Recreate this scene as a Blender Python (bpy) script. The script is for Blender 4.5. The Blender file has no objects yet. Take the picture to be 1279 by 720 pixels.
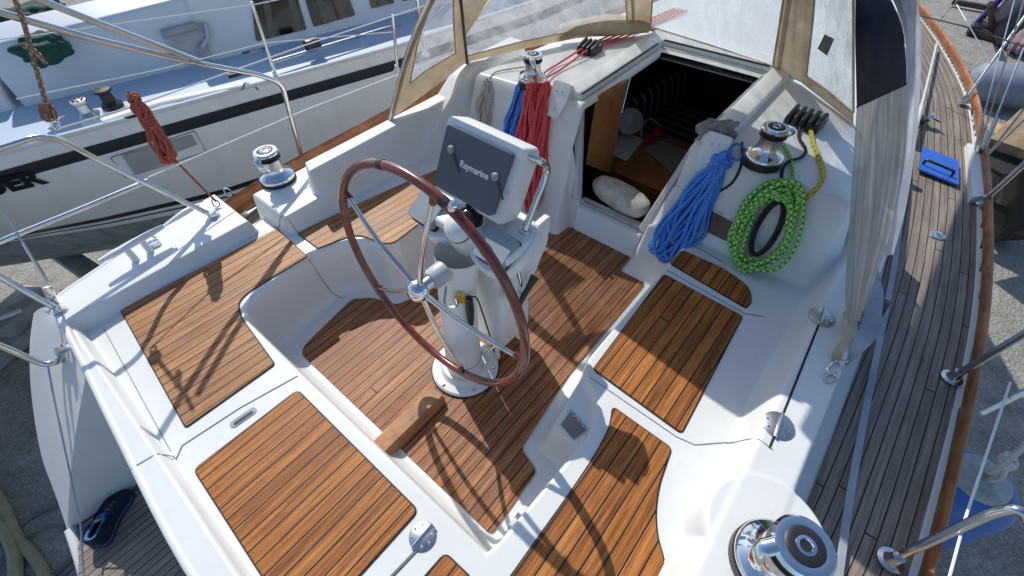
import bpy, bmesh, math, random
import numpy as np
from mathutils import Vector, Matrix
random.seed(7)
rng = np.random.default_rng(5)
PI = math.pi
sc = bpy.context.scene
COL = sc.collection

# ------------------------------------------------------------------ camera model
CX, CY, W_PX = 639.5, 360.0, 1279.0
_F = (1368 - CX, -305 - CY); _P = (-340 - CX, -240 - CY)
FPX = math.sqrt(-(_F[0] * _P[0] + _F[1] * _P[1]))
_xf = Vector((_F[0], _F[1], FPX)).normalized()
_yp = Vector((_P[0], _P[1], FPX)).normalized()
_zu = _xf.cross(_yp)
EYE = Vector((0, -1, 2.0))

def ray(px, py):
    d = Vector((px - CX, py - CY, FPX))
    return Vector((_xf.dot(d), _yp.dot(d), _zu.dot(d)))
def at(px, py, z=0.0):
    d = ray(px, py); return EYE + d * ((z - EYE.z) / d.z)
def onx(px, py, x):
    d = ray(px, py); return EYE + d * ((x - EYE.x) / d.x)
def ony(px, py, y):
    d = ray(px, py); return EYE + d * ((y - EYE.y) / d.y)
def onpl(px, py, A, B, C):
    A, B, C = Vector(A), Vector(B), Vector(C)
    n = (B - A).cross(C - A); d = ray(px, py)
    return EYE + d * (n.dot(A - EYE) / n.dot(d))

cam_d = bpy.data.cameras.new("camera"); cam = bpy.data.objects.new("camera", cam_d); COL.objects.link(cam)
cam_d.sensor_width = 36; cam_d.lens = FPX / W_PX * 36; cam_d.clip_start = 0.02; cam_d.clip_end = 2000
right = Vector((_xf.x, _yp.x, _zu.x)); down = Vector((_xf.y, _yp.y, _zu.y)); fwd = Vector((_xf.z, _yp.z, _zu.z))
M = Matrix.Identity(4)
for i in range(3):
    M[i][0] = right[i]; M[i][1] = -down[i]; M[i][2] = -fwd[i]; M[i][3] = EYE[i]
cam.matrix_world = M
sc.camera = cam

# ------------------------------------------------------------------ light
SUN_AZ, SUN_EL = math.radians(66), math.radians(44)
sdir = Vector((math.cos(SUN_EL) * math.cos(SUN_AZ), math.cos(SUN_EL) * math.sin(SUN_AZ), math.sin(SUN_EL)))
world = bpy.data.worlds.new("World"); sc.world = world; world.use_nodes = True
wn = world.node_tree
bg = wn.nodes["Background"]; sky = wn.nodes.new("ShaderNodeTexSky"); sky.sky_type = 'NISHITA'
sky.sun_disc = False; sky.sun_elevation = SUN_EL; sky.sun_rotation = PI / 2 - SUN_AZ
tint = wn.nodes.new("ShaderNodeMix"); tint.data_type = 'RGBA'; tint.blend_type = 'MULTIPLY'; tint.inputs[0].default_value = 1
tint.inputs[7].default_value = (.90, .985, 1.06, 1)
wn.links.new(sky.outputs[0], tint.inputs[6]); wn.links.new(tint.outputs[2], bg.inputs[0]); bg.inputs[1].default_value = 0.142
sl = bpy.data.lights.new("sun", 'SUN'); sl.energy = 4.0; sl.angle = math.radians(0.5); sl.color = (1, .955, .88)
so = bpy.data.objects.new("sun", sl); COL.objects.link(so)
so.rotation_euler = sdir.to_track_quat('Z', 'Y').to_euler(); so.location = sdir * 20
sc.view_settings.view_transform = 'Standard'; sc.view_settings.look = 'None'; sc.view_settings.exposure = 0
try:
    sc.cycles.max_bounces = 10; sc.cycles.transparent_max_bounces = 16; sc.cycles.sample_clamp_indirect = 6
    sc.cycles.use_denoising = True
except Exception: pass

# ------------------------------------------------------------------ material helpers
class NT:
    def __init__(s, name):
        s.m = bpy.data.materials.new(name); s.m.use_nodes = True; s.t = s.m.node_tree
        s.p = s.t.nodes["Principled BSDF"]; s.out = s.t.nodes["Material Output"]
    def n(s, typ, ins=None, **kw):
        nd = s.t.nodes.new("ShaderNode" + typ)
        for k, v in kw.items(): setattr(nd, k, v)
        for k, v in (ins or {}).items(): s.set(nd.inputs[k], v)
        return nd
    def set(s, sock, v):
        if isinstance(v, bpy.types.NodeSocket): s.t.links.new(v, sock)
        elif isinstance(v, bpy.types.Node): s.t.links.new(v.outputs[0], sock)
        else:
            if sock.type == 'RGBA' and hasattr(v, '__len__') and len(v) == 3: v = (*v, 1)
            sock.default_value = v
    def math(s, op, a, b=0.0, c=0.0):
        nd = s.t.nodes.new("ShaderNodeMath"); nd.operation = op
        s.set(nd.inputs[0], a); s.set(nd.inputs[1], b)
        if op in ('MULTIPLY_ADD', 'SMOOTH_MIN', 'WRAP'): s.set(nd.inputs[2], c)
        return nd.outputs[0]
    def mix(s, fac, a, b, blend='MIX'):
        nd = s.t.nodes.new("ShaderNodeMix"); nd.data_type = 'RGBA'; nd.blend_type = blend
        s.set(nd.inputs[0], fac); s.set(nd.inputs[6], a); s.set(nd.inputs[7], b)
        return nd.outputs[2]
    def ramp(s, fac, stops):
        nd = s.t.nodes.new("ShaderNodeValToRGB"); e = nd.color_ramp.elements
        while len(e) < len(stops): e.new(0.5)
        for el, (p, c) in zip(e, stops): el.position = p; el.color = (*c, 1) if len(c) == 3 else c
        s.set(nd.inputs[0], fac); return nd.outputs[0]
    def P(s, **kw):
        for k, v in kw.items(): s.set(s.p.inputs[k.replace('_', ' ')], v)
    def noise(s, vec, scale, detail=3, rough=.55, out=0):
        nd = s.n("TexNoise", {'Vector': vec, 'Scale': scale, 'Detail': detail, 'Roughness': rough}); return nd.outputs[out]
    def bump(s, h, strength=.2, dist=.01):
        nd = s.n("Bump", {'Height': h, 'Strength': strength, 'Distance': dist}); s.set(s.p.inputs['Normal'], nd.outputs[0])

def plain(name, col, rough=.5, metal=0.0, var=.12, scale=8, bump=0.0, coat=0.0, spec=.5):
    t = NT(name); tc = t.n("TexCoord").outputs['Object']
    nz = t.noise(tc, scale, 5)
    a = tuple(c * (1 - var) for c in col); b = tuple(min(1, c * (1 + var)) for c in col)
    t.P(Base_Color=t.ramp(nz, [(.3, a), (.7, b)]), Metallic=metal)
    t.P(Roughness=t.math('MULTIPLY_ADD', nz, .25 * rough, rough * .87))
    t.p.inputs['Coat Weight'].default_value = coat
    t.p.inputs['Specular IOR Level'].default_value = spec
    if bump: t.bump(t.noise(tc, scale * 14, 4), bump, .004)
    return t.m

def gelcoat(name, col, rough=.3, dirt=.35):
    t = NT(name); tc = t.n("TexCoord").outputs['Object']
    n1 = t.noise(tc, 2.2, 6, .6); n2 = t.noise(tc, 26, 4, .65)
    d = t.math('MULTIPLY', t.ramp(n1, [(.45, (0, 0, 0)), (.8, (1, 1, 1))]), dirt)
    spots = t.math('MULTIPLY', t.ramp(n2, [(.60, (0, 0, 0)), (.75, (1, 1, 1))]), dirt * .6)
    c = t.mix(d, col, tuple(x * y for x, y in zip(col, (.86, .83, .76))))
    c = t.mix(spots, c, tuple(x * y for x, y in zip(col, (.8, .77, .7))))
    t.P(Base_Color=c, Roughness=t.math('MULTIPLY_ADD', n1, .22, rough - .08))
    t.bump(t.noise(tc, 3.5, 2), .06, .02)
    return t.m

def teak(name, cols, caulk=(.012, .011, .011), pw=.05, cw=.105, rough=(.42, .66), grey=0.0, blen=60.0):
    t = NT(name); uv = t.n("UVMap").outputs[0]; sp = t.n("SeparateXYZ", {0: uv}); u, v = sp.outputs[0], sp.outputs[1]
    q = t.math('DIVIDE', v, pw); idx = t.math('FLOOR', q); fr = t.math('FRACT', q)
    r1 = t.n("TexWhiteNoise", {'W': idx}, noise_dimensions='1D').outputs[0]
    uu = t.math('ADD', t.math('DIVIDE', u, blen), t.math('MULTIPLY', r1, 7.3)); ib = t.math('FLOOR', uu); fb = t.math('FRACT', uu)
    cmb = t.n("CombineXYZ", {0: idx, 1: ib, 2: 3.1})
    rc = t.n("TexWhiteNoise", {'Vector': cmb.outputs[0]}, noise_dimensions='3D').outputs[0]
    gv = t.n("CombineXYZ", {0: t.math('MULTIPLY', u, 3.5), 1: t.math('MULTIPLY', v, 105.0), 2: t.math('MULTIPLY', idx, 2.7)})
    g = t.noise(gv.outputs[0], 1.0, 5, .7)
    gv2 = t.n("CombineXYZ", {0: t.math('MULTIPLY', u, 90.0), 1: t.math('MULTIPLY', v, 420.0), 2: idx})
    g2 = t.noise(gv2.outputs[0], 1.0, 2, .6)
    big = t.noise(uv, 3.0, 4, .6)
    f = t.math('ADD', t.math('MULTIPLY', rc, .16), t.math('MULTIPLY', g, 1.45)); f = t.math('SUBTRACT', f, .38)
    f = t.math('ADD', t.math('MULTIPLY', f, .8), t.math('MULTIPLY', big, .2))
    c = t.ramp(f, [(.20, cols[0]), (.45, cols[1]), (.72, cols[2])])
    c = t.mix(t.math('MULTIPLY', t.ramp(g2, [(.5, (0, 0, 0)), (.75, (1, 1, 1))]), .3), c, tuple(x * .4 for x in cols[0]))
    pale = t.math('MULTIPLY', t.ramp(t.noise(uv, 5.5, 5, .7), [(.45, (0, 0, 0)), (.8, (1, 1, 1))]), grey)
    c = t.mix(pale, c, (.34, .27, .22))
    st = t.math('MULTIPLY', t.ramp(t.noise(uv, 9.0, 6, .75), [(.56, (0, 0, 0)), (.72, (1, 1, 1))]), .32)
    c = t.mix(st, c, tuple(x * .45 for x in cols[1]))
    edge = t.math('ABSOLUTE', t.math('SUBTRACT', fr, .5)); cm = t.math('GREATER_THAN', edge, .5 - cw / 2)
    butt = t.math('LESS_THAN', fb, .006 / blen)
    cm = t.math('MAXIMUM', cm, butt)
    t.P(Base_Color=t.mix(cm, c, caulk))
    ro = t.math('MULTIPLY_ADD', t.math('ADD', t.math('MULTIPLY', g, .6), t.math('MULTIPLY', big, .4)), rough[1] - rough[0], rough[0])
    t.P(Roughness=ro); t.p.inputs['Specular IOR Level'].default_value = .35
    hh = t.math('SUBTRACT', t.math('MULTIPLY', g, .35), cm)
    t.bump(hh, .45, .0022)
    return t.m

def braid(name, a, b, k=2, lay=62.0, thr=.5, c3=None):
    """a braided rope: two sets of slanted tracer flecks over the base colour"""
    t = NT(name); uv = t.n("UVMap").outputs[0]; sp = t.n("SeparateXYZ", {0: uv}); u, v = sp.outputs[0], sp.outputs[1]
    p1 = t.math('FRACT', t.math('ADD', t.math('MULTIPLY', u, float(k)), t.math('MULTIPLY', v, lay)))
    p2 = t.math('FRACT', t.math('SUBTRACT', t.math('MULTIPLY', u, float(k)), t.math('MULTIPLY', v, lay)))
    m1 = t.math('LESS_THAN', p1, thr); m2 = t.math('LESS_THAN', p2, thr)
    m = t.math('MULTIPLY', m1, m2)
    c = t.mix(m, a, b)
    if c3 is not None: c = t.mix(t.math('MULTIPLY', t.math('SUBTRACT', 1.0, m1), t.math('SUBTRACT', 1.0, m2)), c, c3)
    nz = t.noise(t.n("TexCoord").outputs['Object'], 60, 3)
    c = t.mix(t.math('MULTIPLY', nz, .5), c, tuple(x * .5 for x in a))
    t.P(Base_Color=c, Roughness=.75)
    tri = t.math('ADD', t.math('ABSOLUTE', t.math('SUBTRACT', p1, .5)), t.math('ABSOLUTE', t.math('SUBTRACT', p2, .5)))
    t.bump(tri, .6, .002)
    return t.m

def cloth(name, col, col2=None, weave=900, rough=.85, var=.25, scale=6, translucent=0.0):
    t = NT(name); tc = t.n("TexCoord").outputs['Object']
    nz = t.noise(tc, scale, 6, .65)
    c = t.ramp(nz, [(.28, tuple(x * (1 - var) for x in col)), (.72, col2 or tuple(min(1, x * (1 + var)) for x in col))])
    t.P(Base_Color=c, Roughness=rough)
    t.bump(t.math('ADD', t.noise(tc, weave / 8, 2), t.math('MULTIPLY', t.noise(tc, scale * 2, 3), 3.0)), .25, .003)
    if translucent:
        tr = t.n("BsdfTranslucent", {0: c}); mx = t.n("MixShader", {0: translucent, 1: t.p.outputs[0], 2: tr.outputs[0]})
        t.t.links.new(mx.outputs[0], t.out.inputs[0])
    return t.m

def vinyl(name, haze=.3, tint=(.9, .92, .93), streak=(1, 1, 1)):
    """clear soft PVC: see-through with milky streaks and gloss"""
    t = NT(name); tc = t.n("TexCoord").outputs['Object']
    mp = t.n("Mapping", {'Vector': tc, 'Scale': (3, 7, 1.2)})
    n1 = t.noise(mp.outputs[0], 2.5, 6, .65)
    f = t.math('MULTIPLY_ADD', t.ramp(n1, [(.35, (0, 0, 0)), (.75, (1, 1, 1))]), haze * 1.0, haze * .55)
    tr = t.n("BsdfTransparent", {0: tint}); df = t.n("BsdfDiffuse", {0: (.75, .76, .76)})
    tl = t.n("BsdfTranslucent", {0: (.75, .76, .76)})
    ad = t.n("MixShader", {0: .5, 1: df.outputs[0], 2: tl.outputs[0]})
    mx = t.n("MixShader", {0: f, 1: tr.outputs[0], 2: ad.outputs[0]})
    bp = t.n("Bump", {'Height': t.noise(mp.outputs[0], 4, 4), 'Strength': .9, 'Distance': .02})
    gl = t.n("BsdfGlossy", {'Color': (1, 1, 1), 'Roughness': .12, 'Normal': bp.outputs[0]})
    fr = t.n("Fresnel", {0: 1.38, 'Normal': bp.outputs[0]})
    m2 = t.n("MixShader", {0: fr.outputs[0], 1: mx.outputs[0], 2: gl.outputs[0]})
    t.t.links.new(m2.outputs[0], t.out.inputs[0])
    return t.m

# ------------------------------------------------------------------ mesh helpers
def catmull(pts, n=8, closed=False):
    P = [Vector(p) for p in pts]; out = []
    m = len(P); segs = m if closed else m - 1
    for i in range(segs):
        p0 = P[(i - 1) % m] if closed or i > 0 else P[0] * 2 - P[1]
        p1 = P[i]; p2 = P[(i + 1) % m]
        p3 = P[(i + 2) % m] if closed or i + 2 < m else P[-1] * 2 - P[-2]
        for k in range(n):
            t = k / n
            out.append(.5 * ((2 * p1) + (p2 - p0) * t + (2 * p0 - 5 * p1 + 4 * p2 - p3) * t * t + (3 * p1 - p0 - 3 * p2 + p3) * t ** 3))
    if not closed: out.append(P[-1])
    return out

def fillet(pts, r=.05, n=5):
    """round the corners of a polyline (2-D or 3-D, open)"""
    P = [Vector(p) for p in pts]; out = [P[0]]
    for i in range(1, len(P) - 1):
        a, b, c = P[i - 1], P[i], P[i + 1]
        ra = min(r, (a - b).length * .48, (c - b).length * .48)
        s = b + (a - b).normalized() * ra; e = b + (c - b).normalized() * ra
        for k in range(n + 1):
            t = k / n; out.append(s * (1 - t) ** 2 + b * 2 * t * (1 - t) + e * t * t)
    out.append(P[-1]); return out

def round_poly(pts, r=.02, n=4):
    P = [Vector((p[0], p[1])) for p in pts]; m = len(P); out = []
    for i in range(m):
        a, b, c = P[i - 1], P[i], P[(i + 1) % m]
        rr = r[i] if hasattr(r, '__len__') else r
        ra = min(rr, (a - b).length * .45, (c - b).length * .45)
        s = b + (a - b).normalized() * ra; e = b + (c - b).normalized() * ra
        for k in range(n + 1):
            t = k / n; out.append(s * (1 - t) ** 2 + b * 2 * t * (1 - t) + e * t * t)
    return out

class MB:
    def __init__(s): s.v = []; s.f = []; s.uv = []
    def add(s, verts, faces, uvs=None):
        o = len(s.v); s.v += [tuple(p) for p in verts]
        for i, f in enumerate(faces):
            s.f.append([o + k for k in f])
            s.uv.append(uvs[i] if uvs else [(verts[k][0], verts[k][1]) for k in f])
        return s
    def bm(s, b, mat=None):
        if mat is not None: bmesh.ops.transform(b, matrix=mat, verts=b.verts)
        b.verts.index_update()
        s.add([v.co.copy() for v in b.verts], [[v.index for v in f.verts] for f in b.faces]); b.free(); return s
    def box(s, c, size, rot=None, bev=.004, seg=2):
        b = bmesh.new(); bmesh.ops.create_cube(b, size=1.0)
        bmesh.ops.scale(b, vec=Vector(size), verts=b.verts)
        if bev: bmesh.ops.bevel(b, geom=list(b.edges), offset=min(bev, min(size) * .45), segments=seg, profile=.5, affect='EDGES')
        m = Matrix.Translation(Vector(c)) @ (rot.to_4x4() if rot is not None else Matrix.Identity(4))
        return s.bm(b, m)
    def prism(s, poly, z0, z1, bev=0.0, seg=2, mat=None):
        b = bmesh.new(); vs = [b.verts.new((p[0], p[1], z0)) for p in poly]
        f = b.faces.new(vs); f.normal_update()
        if f.normal.z > 0: f.normal_flip()
        r = bmesh.ops.extrude_face_region(b, geom=[f]); top = [e for e in r['geom'] if isinstance(e, bmesh.types.BMVert)]
        for v in top: v.co.z = z1
        bmesh.ops.recalc_face_normals(b, faces=b.faces)
        if bev:
            tf = [e for e in b.edges if e.verts[0].co.z == z1 and e.verts[1].co.z == z1]
            bmesh.ops.bevel(b, geom=tf, offset=bev, segments=seg, profile=.5, affect='EDGES')
        return s.bm(b, mat)
    def tube(s, pts, r, seg=10, closed=False, cap=True, flat=1.0, vscale=1.0, up=None):
        P = [Vector(p) for p in pts]; m = len(P); R = r if hasattr(r, '__len__') else [r] * m
        T = []
        for i in range(m):
            a = P[(i - 1) % m] if closed or i > 0 else P[i]; c = P[(i + 1) % m] if closed or i < m - 1 else P[i]
            d = c - a; T.append(d.normalized() if d.length > 1e-9 else Vector((0, 0, 1)))
        n = Vector(up) if up else (Vector((0, 0, 1)) if abs(T[0].z) < .9 else Vector((1, 0, 0)))
        n = (n - T[0] * n.dot(T[0])).normalized()
        verts = []; L = [0.0]
        for i in range(m):
            if i: L.append(L[-1] + (P[i] - P[i - 1]).length)
            n = n - T[i] * n.dot(T[i]); n = n.normalized() if n.length > 1e-6 else T[i].orthogonal().normalized()
            b = T[i].cross(n)
            for k in range(seg):
                a = 2 * PI * k / seg; verts.append(P[i] + (n * math.sin(a) * flat + b * math.cos(a)) * R[i])
        faces = []; uvs = []
        rings = m if closed else m - 1
        Ltot = L[-1] + (P[0] - P[-1]).length
        for i in range(rings):
            j = (i + 1) % m
            l0, l1 = L[i] * vscale, (L[j] if j else Ltot) * vscale
            for k in range(seg):
                k2 = (k + 1) % seg
                faces.append([i * seg + k, i * seg + k2, j * seg + k2, j * seg + k])
                uvs.append([(k / seg, l0), ((k + 1) / seg, l0), ((k + 1) / seg, l1), (k / seg, l1)])
        if cap and not closed:
            faces.append([k for k in range(seg)][::-1]); uvs.append([(0, 0)] * seg)
            faces.append([(m - 1) * seg + k for k in range(seg)]); uvs.append([(0, 0)] * seg)
        return s.add(verts, faces, uvs)
    def lathe(s, prof, origin=(0, 0, 0), axis=(0, 0, 1), seg=32, flute=0.0):
        q = Vector((0, 0, 1)).rotation_difference(Vector(axis)).to_matrix(); o = Vector(origin)
        verts = []; m = len(prof)
        for r, z in prof:
            for k in range(seg):
                a = 2 * PI * k / seg; rr = r * (1 + (flute if k % 2 else -flute)) if flute else r
                verts.append(o + q @ Vector((rr * math.cos(a), rr * math.sin(a), z)))
        faces = []
        for i in range(m - 1):
            for k in range(seg):
                k2 = (k + 1) % seg; faces.append([i * seg + k, i * seg + k2, (i + 1) * seg + k2, (i + 1) * seg + k])
        if prof[0][0] > 1e-5: faces.append([k for k in range(seg)][::-1])
        if prof[-1][0] > 1e-5: faces.append([(m - 1) * seg + k for k in range(seg)])
        return s.add(verts, faces)
    def grid(s, rows, uvrows=None):
        m, n = len(rows), len(rows[0]); verts = [p for r in rows for p in r]; faces = []; uvs = []
        for i in range(m - 1):
            for j in range(n - 1):
                f = [i * n + j, i * n + j + 1, (i + 1) * n + j + 1, (i + 1) * n + j]; faces.append(f)
                if uvrows: uvs.append([uvrows[i][j], uvrows[i][j + 1], uvrows[i + 1][j + 1], uvrows[i + 1][j]])
        return s.add(verts, faces, uvs if uvrows else None)
    def build(s, name, mat, parent=None, label=None, ang=38, smooth=True, kind=None):
        me = bpy.data.meshes.new(name); me.from_pydata(s.v, [], s.f)
        uvl = me.uv_layers.new(name="UVMap"); flat = [c for f in s.uv for p in f for c in p]
        uvl.data.foreach_set('uv', flat)
        mats = mat if isinstance(mat, (list, tuple)) else [mat]
        for x in mats: me.materials.append(x)
        if smooth:
            b = bmesh.new(); b.from_mesh(me)
            for f in b.faces: f.smooth = True
            for e in b.edges:
                if len(e.link_faces) == 2 and e.calc_face_angle(0) > math.radians(ang): e.smooth = False
            b.to_mesh(me); b.free()
        o = bpy.data.objects.new(name, me); COL.objects.link(o)
        if parent is not None: o.parent = parent
        if label: o['label'] = label
        if kind: o['kind'] = kind
        return o

def tag(o, label, cat, group=None):
    o['label'] = label; o['category'] = cat
    if group: o['group'] = group
    return o
def empty(name, label, cat, group=None):
    o = bpy.data.objects.new(name, None); COL.objects.link(o); o.empty_display_size = .1
    return tag(o, label, cat, group)
def tube(name, pts, r, mat, parent=None, label=None, **kw):
    return MB().tube(pts, r, **kw).build(name, mat, parent, label)
def text(name, body, size, mat, mw, parent=None, extrude=.0008, offset=0.0, align='CENTER'):
    cu = bpy.data.curves.new(name, 'FONT'); cu.body = body; cu.size = size; cu.extrude = extrude; cu.offset = offset
    cu.align_x = align; cu.align_y = 'CENTER'; cu.resolution_u = 4
    tmp = bpy.data.objects.new(name + "_src", cu); COL.objects.link(tmp)
    dg = bpy.context.evaluated_depsgraph_get(); me = bpy.data.meshes.new_from_object(tmp.evaluated_get(dg))
    bpy.data.objects.remove(tmp)
    me.materials.clear(); me.materials.append(mat); me.transform(mw)
    o = bpy.data.objects.new(name, me); COL.objects.link(o)
    if parent is not None: o.parent = parent
    return o
def frame_mat(o, xdir, ydir):
    x = Vector(xdir).normalized(); z = x.cross(Vector(ydir)).normalized(); y = z.cross(x)
    m = Matrix.Identity(4)
    for i in range(3): m[i][0] = x[i]; m[i][1] = y[i]; m[i][2] = z[i]; m[i][3] = o[i]
    return m

# ------------------------------------------------------------------ materials
GEL = gelcoat("gelcoat_white", (.73, .74, .725), .3, .62)
GELG = gelcoat("gelcoat_grey", (.50, .52, .53), .4, .5)
NB_WHITE = gelcoat("old_gelcoat", (.74, .75, .74), .4, .6)
TEAK = teak("teak_oiled", [(.10, .028, .006), (.33, .110, .020), (.60, .26, .062)])
TEAKP = teak("teak_glare_pale", [(.14, .050, .016), (.39, .165, .050), (.64, .34, .14)], grey=.28)  # port seats: sun and sky glare put into the paler colour
TEAKS = teak("teak_sole", [(.095, .030, .009), (.28, .098, .029), (.54, .26, .10)], grey=.32, pw=.052)
TEAKD = teak("teak_weathered", [(.13, .105, .085), (.25, .21, .17), (.40, .34, .285)], pw=.039, cw=.11, rough=(.6, .8), grey=.3, blen=2.3)
LIDSHADE = plain('lid_shade_blue', (.035, .13, .55), .35, var=.12)  # white deck lid, the blue of its shade painted in
VARN = NT("varnished_wood")
def _varn():
    t = VARN; tc = t.n("TexCoord").outputs['Object']; mp = t.n("Mapping", {'Vector': tc, 'Scale': (3, 40, 40)})
    g = t.noise(mp.outputs[0], 1.6, 5, .65); w = t.noise(tc, 5, 4, .6)
    c = t.ramp(g, [(.3, (.14, .038, .010)), (.7, (.40, .135, .036))])
    c = t.mix(t.math('MULTIPLY', t.ramp(w, [(.5, (0, 0, 0)), (.7, (1, 1, 1))]), .45), c, (.52, .30, .14))
    t.P(Base_Color=c, Roughness=t.math('MULTIPLY_ADD', w, .4, .26)); t.p.inputs['Coat Weight'].default_value = .1
_varn(); VARN = VARN.m
MAHOG = plain("wheel_wood", (.15, .024, .013), .28, var=.45, scale=22, coat=.6)
CHROME = plain("chrome", (.78, .79, .80), .07, 1.0, var=.04)
STEEL = plain("stainless_steel", (.66, .66, .65), .17, 1.0, var=.06, scale=12)
SINKM = plain('sink_steel', (.45, .45, .45), .3, .3, var=.1)
ROPE_OLD = braid('rope_faded', (.28, .15, .08), (.52, .44, .32), thr=.5, lay=30)
STEELR = plain("brushed_steel", (.55, .55, .54), .35, 1.0, var=.1, scale=30)
BLACK = plain("black_plastic", (.018, .018, .02), .42, var=.3)
RUBBER = plain("black_rubber", (.022, .021, .02), .7, var=.35, scale=20)
GROOVE = plain("grey_sealant", (.17, .17, .165), .7, var=.3)
GREYP = plain("grey_plastic", (.27, .30, .33), .5, var=.1)
SCREEN = plain("grey_cover", (.088, .100, .128), .5, var=.1, bump=.05)
WHITEP = plain("white_plastic", (.74, .75, .74), .38, var=.05)
GREYSEAT = plain("grey_track", (.33, .34, .34), .5, .3, var=.12)
CANVAS = cloth("beige_canvas", (.52, .38, .22), (.70, .57, .40), translucent=.25)
NAVY = cloth("navy_canvas", (.010, .013, .032), (.020, .025, .052))
WHITEC = cloth("white_canvas", (.42, .46, .54), (.55, .58, .63), translucent=.2)
SACKC = cloth("sack_cloth", (.44, .40, .34), (.66, .63, .57), scale=14)
RAGC = cloth("rag_cloth", (.22, .20, .18), (.38, .36, .34), scale=18)
GREENC = cloth("green_cover", (.008, .045, .032), (.015, .085, .06), scale=9)
SHOEC = cloth("shoe_fabric", (.005, .010, .022), (.012, .022, .045), scale=30)
SHOEB = cloth("shoe_trim", (.04, .16, .30), scale=30)
VINYL = vinyl("clear_window", .40)
VINYLG = NT("aged_clear_window")
def _vg():
    t = VINYLG; uv = t.n("UVMap").outputs[0]; mp = t.n("Mapping", {'Vector': uv, 'Scale': (.9, 16, 1)})
    n1 = t.noise(mp.outputs[0], 1.0, 4, .6); n2 = t.noise(t.n("Mapping", {'Vector': uv, 'Scale': (3, 12, 1)}).outputs[0], 1.0, 3)
    t.P(Base_Color=t.ramp(t.math('ADD', t.math('MULTIPLY', n1, .6), t.math('MULTIPLY', n2, .4)), [(.34, (.27, .265, .25)), (.50, (.48, .47, .44)), (.64, (.84, .82, .77))]), Roughness=.32)
    t.bump(n1, .5, .02)
    tr = t.n("BsdfTransparent", {0: (.6, .6, .58)}); mx = t.n("MixShader", {0: .80, 1: tr.outputs[0], 2: t.p.outputs[0]}); t.t.links.new(mx.outputs[0], t.out.inputs[0])
_vg(); VINYLG = VINYLG.m
GLASSD = plain("dark_glass", (.012, .010, .012), .08, var=.3)
WINP = plain("smoked_acrylic", (.045, .018, .030), .12, var=.4, scale=25)
CURTAIN = plain("curtain", (.16, .14, .10), .8, var=.3)
WOODI = plain("cabin_wood", (.36, .15, .05), .35, var=.3, scale=9, coat=.3)
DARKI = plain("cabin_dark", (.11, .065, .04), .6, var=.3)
INK = plain("lettering_black", (.008, .010, .016), .4)
INKW = plain("lettering_white", (.75, .77, .80), .5)
REDP = plain("red_plastic", (.55, .02, .015), .35)
YELLOW = plain("yellow_label", (.75, .45, .01), .5)
BLUEF = plain("fender_blue", (.05, .16, .44), .45, var=.15, scale=14)
ROPE_RED = braid("rope_red", (.75, .045, .055), (.84, .34, .32), thr=.42, lay=70)
ROPE_BLUE = braid("rope_blue", (.055, .25, .78), (.24, .42, .84), thr=.42, lay=62)
ROPE_GREEN = braid("rope_green", (.12, .52, .05), (.012, .03, .08), thr=.38, lay=36, c3=(.66, .80, .28))
ROPE_YEL = braid("rope_yellow", (.72, .58, .06), (.22, .17, .03), thr=.40, lay=26)
ROPE_WHT = braid("rope_white", (.60, .58, .53), (.22, .05, .04), thr=.36)
ROPE_PLAIN = braid("rope_offwhite", (.66, .66, .64), (.42, .42, .40), thr=.35)
ROPE_BLK = braid("rope_black", (.014, .014, .015), (.05, .05, .05), thr=.3)
ROPE_RUST = braid("rope_rust", (.42, .055, .035), (.62, .36, .26), thr=.4, lay=120)
# ================================================================== own boat: moulded deck
yacht = empty("sailing_yacht", "white sailing yacht with teak cockpit, steering wheel and open companionway, photographed from its stern", "sailing yacht")

def S(t):
    t = np.clip(t, 0, 1); return t * t * (3 - 2 * t)
def sdf_poly(x, y, poly):
    d = np.full(x.shape, 1e9); ins = np.zeros(x.shape, bool); n = len(poly)
    for i in range(n):
        ax, ay = poly[i]; bx, by = poly[(i + 1) % n]; ex, ey = bx - ax, by - ay
        t = np.clip(((x - ax) * ex + (y - ay) * ey) / (ex * ex + ey * ey + 1e-12), 0, 1)
        d = np.minimum(d, np.hypot(x - ax - t * ex, y - ay - t * ey))
        c = ((ay > y) != (by > y)) & (x < (bx - ax) * (y - ay) / (by - ay + 1e-12) + ax); ins ^= c
    return np.where(ins, d, -d)
def SL(t, e=.16):
    # straight ramp with rounded foot and shoulder
    t = np.clip(t, 0, 1); k = 1 / (1 - e)
    return np.where(t < e, k * t * t / (2 * e), np.where(t > 1 - e, 1 - k * (1 - t) ** 2 / (2 * e), k * (t - e / 2)))
def blk(x, y, edges):
    s = np.ones_like(x)
    for (ax, ay), (bx, by), w in edges:
        L = math.hypot(bx - ax, by - ay); d = ((bx - ax) * (y - ay) - (by - ay) * (x - ax)) / L
        s = s * SL(1 + d / w)
    return s
def rect(x0, x1, y0, y1, w0, w1, wy0, wy1):
    return [((x0, y0), (x1, y0), wy0), ((x1, y0), (x1, y1), w1), ((x1, y1), (x0, y1), wy1), ((x0, y1), (x0, y0), w0)]
def smax(a, b, k=.012):
    h = np.clip(.5 + .5 * (b - a) / k, 0, 1); return a * (1 - h) + b * h + k * h * (1 - h)

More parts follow.
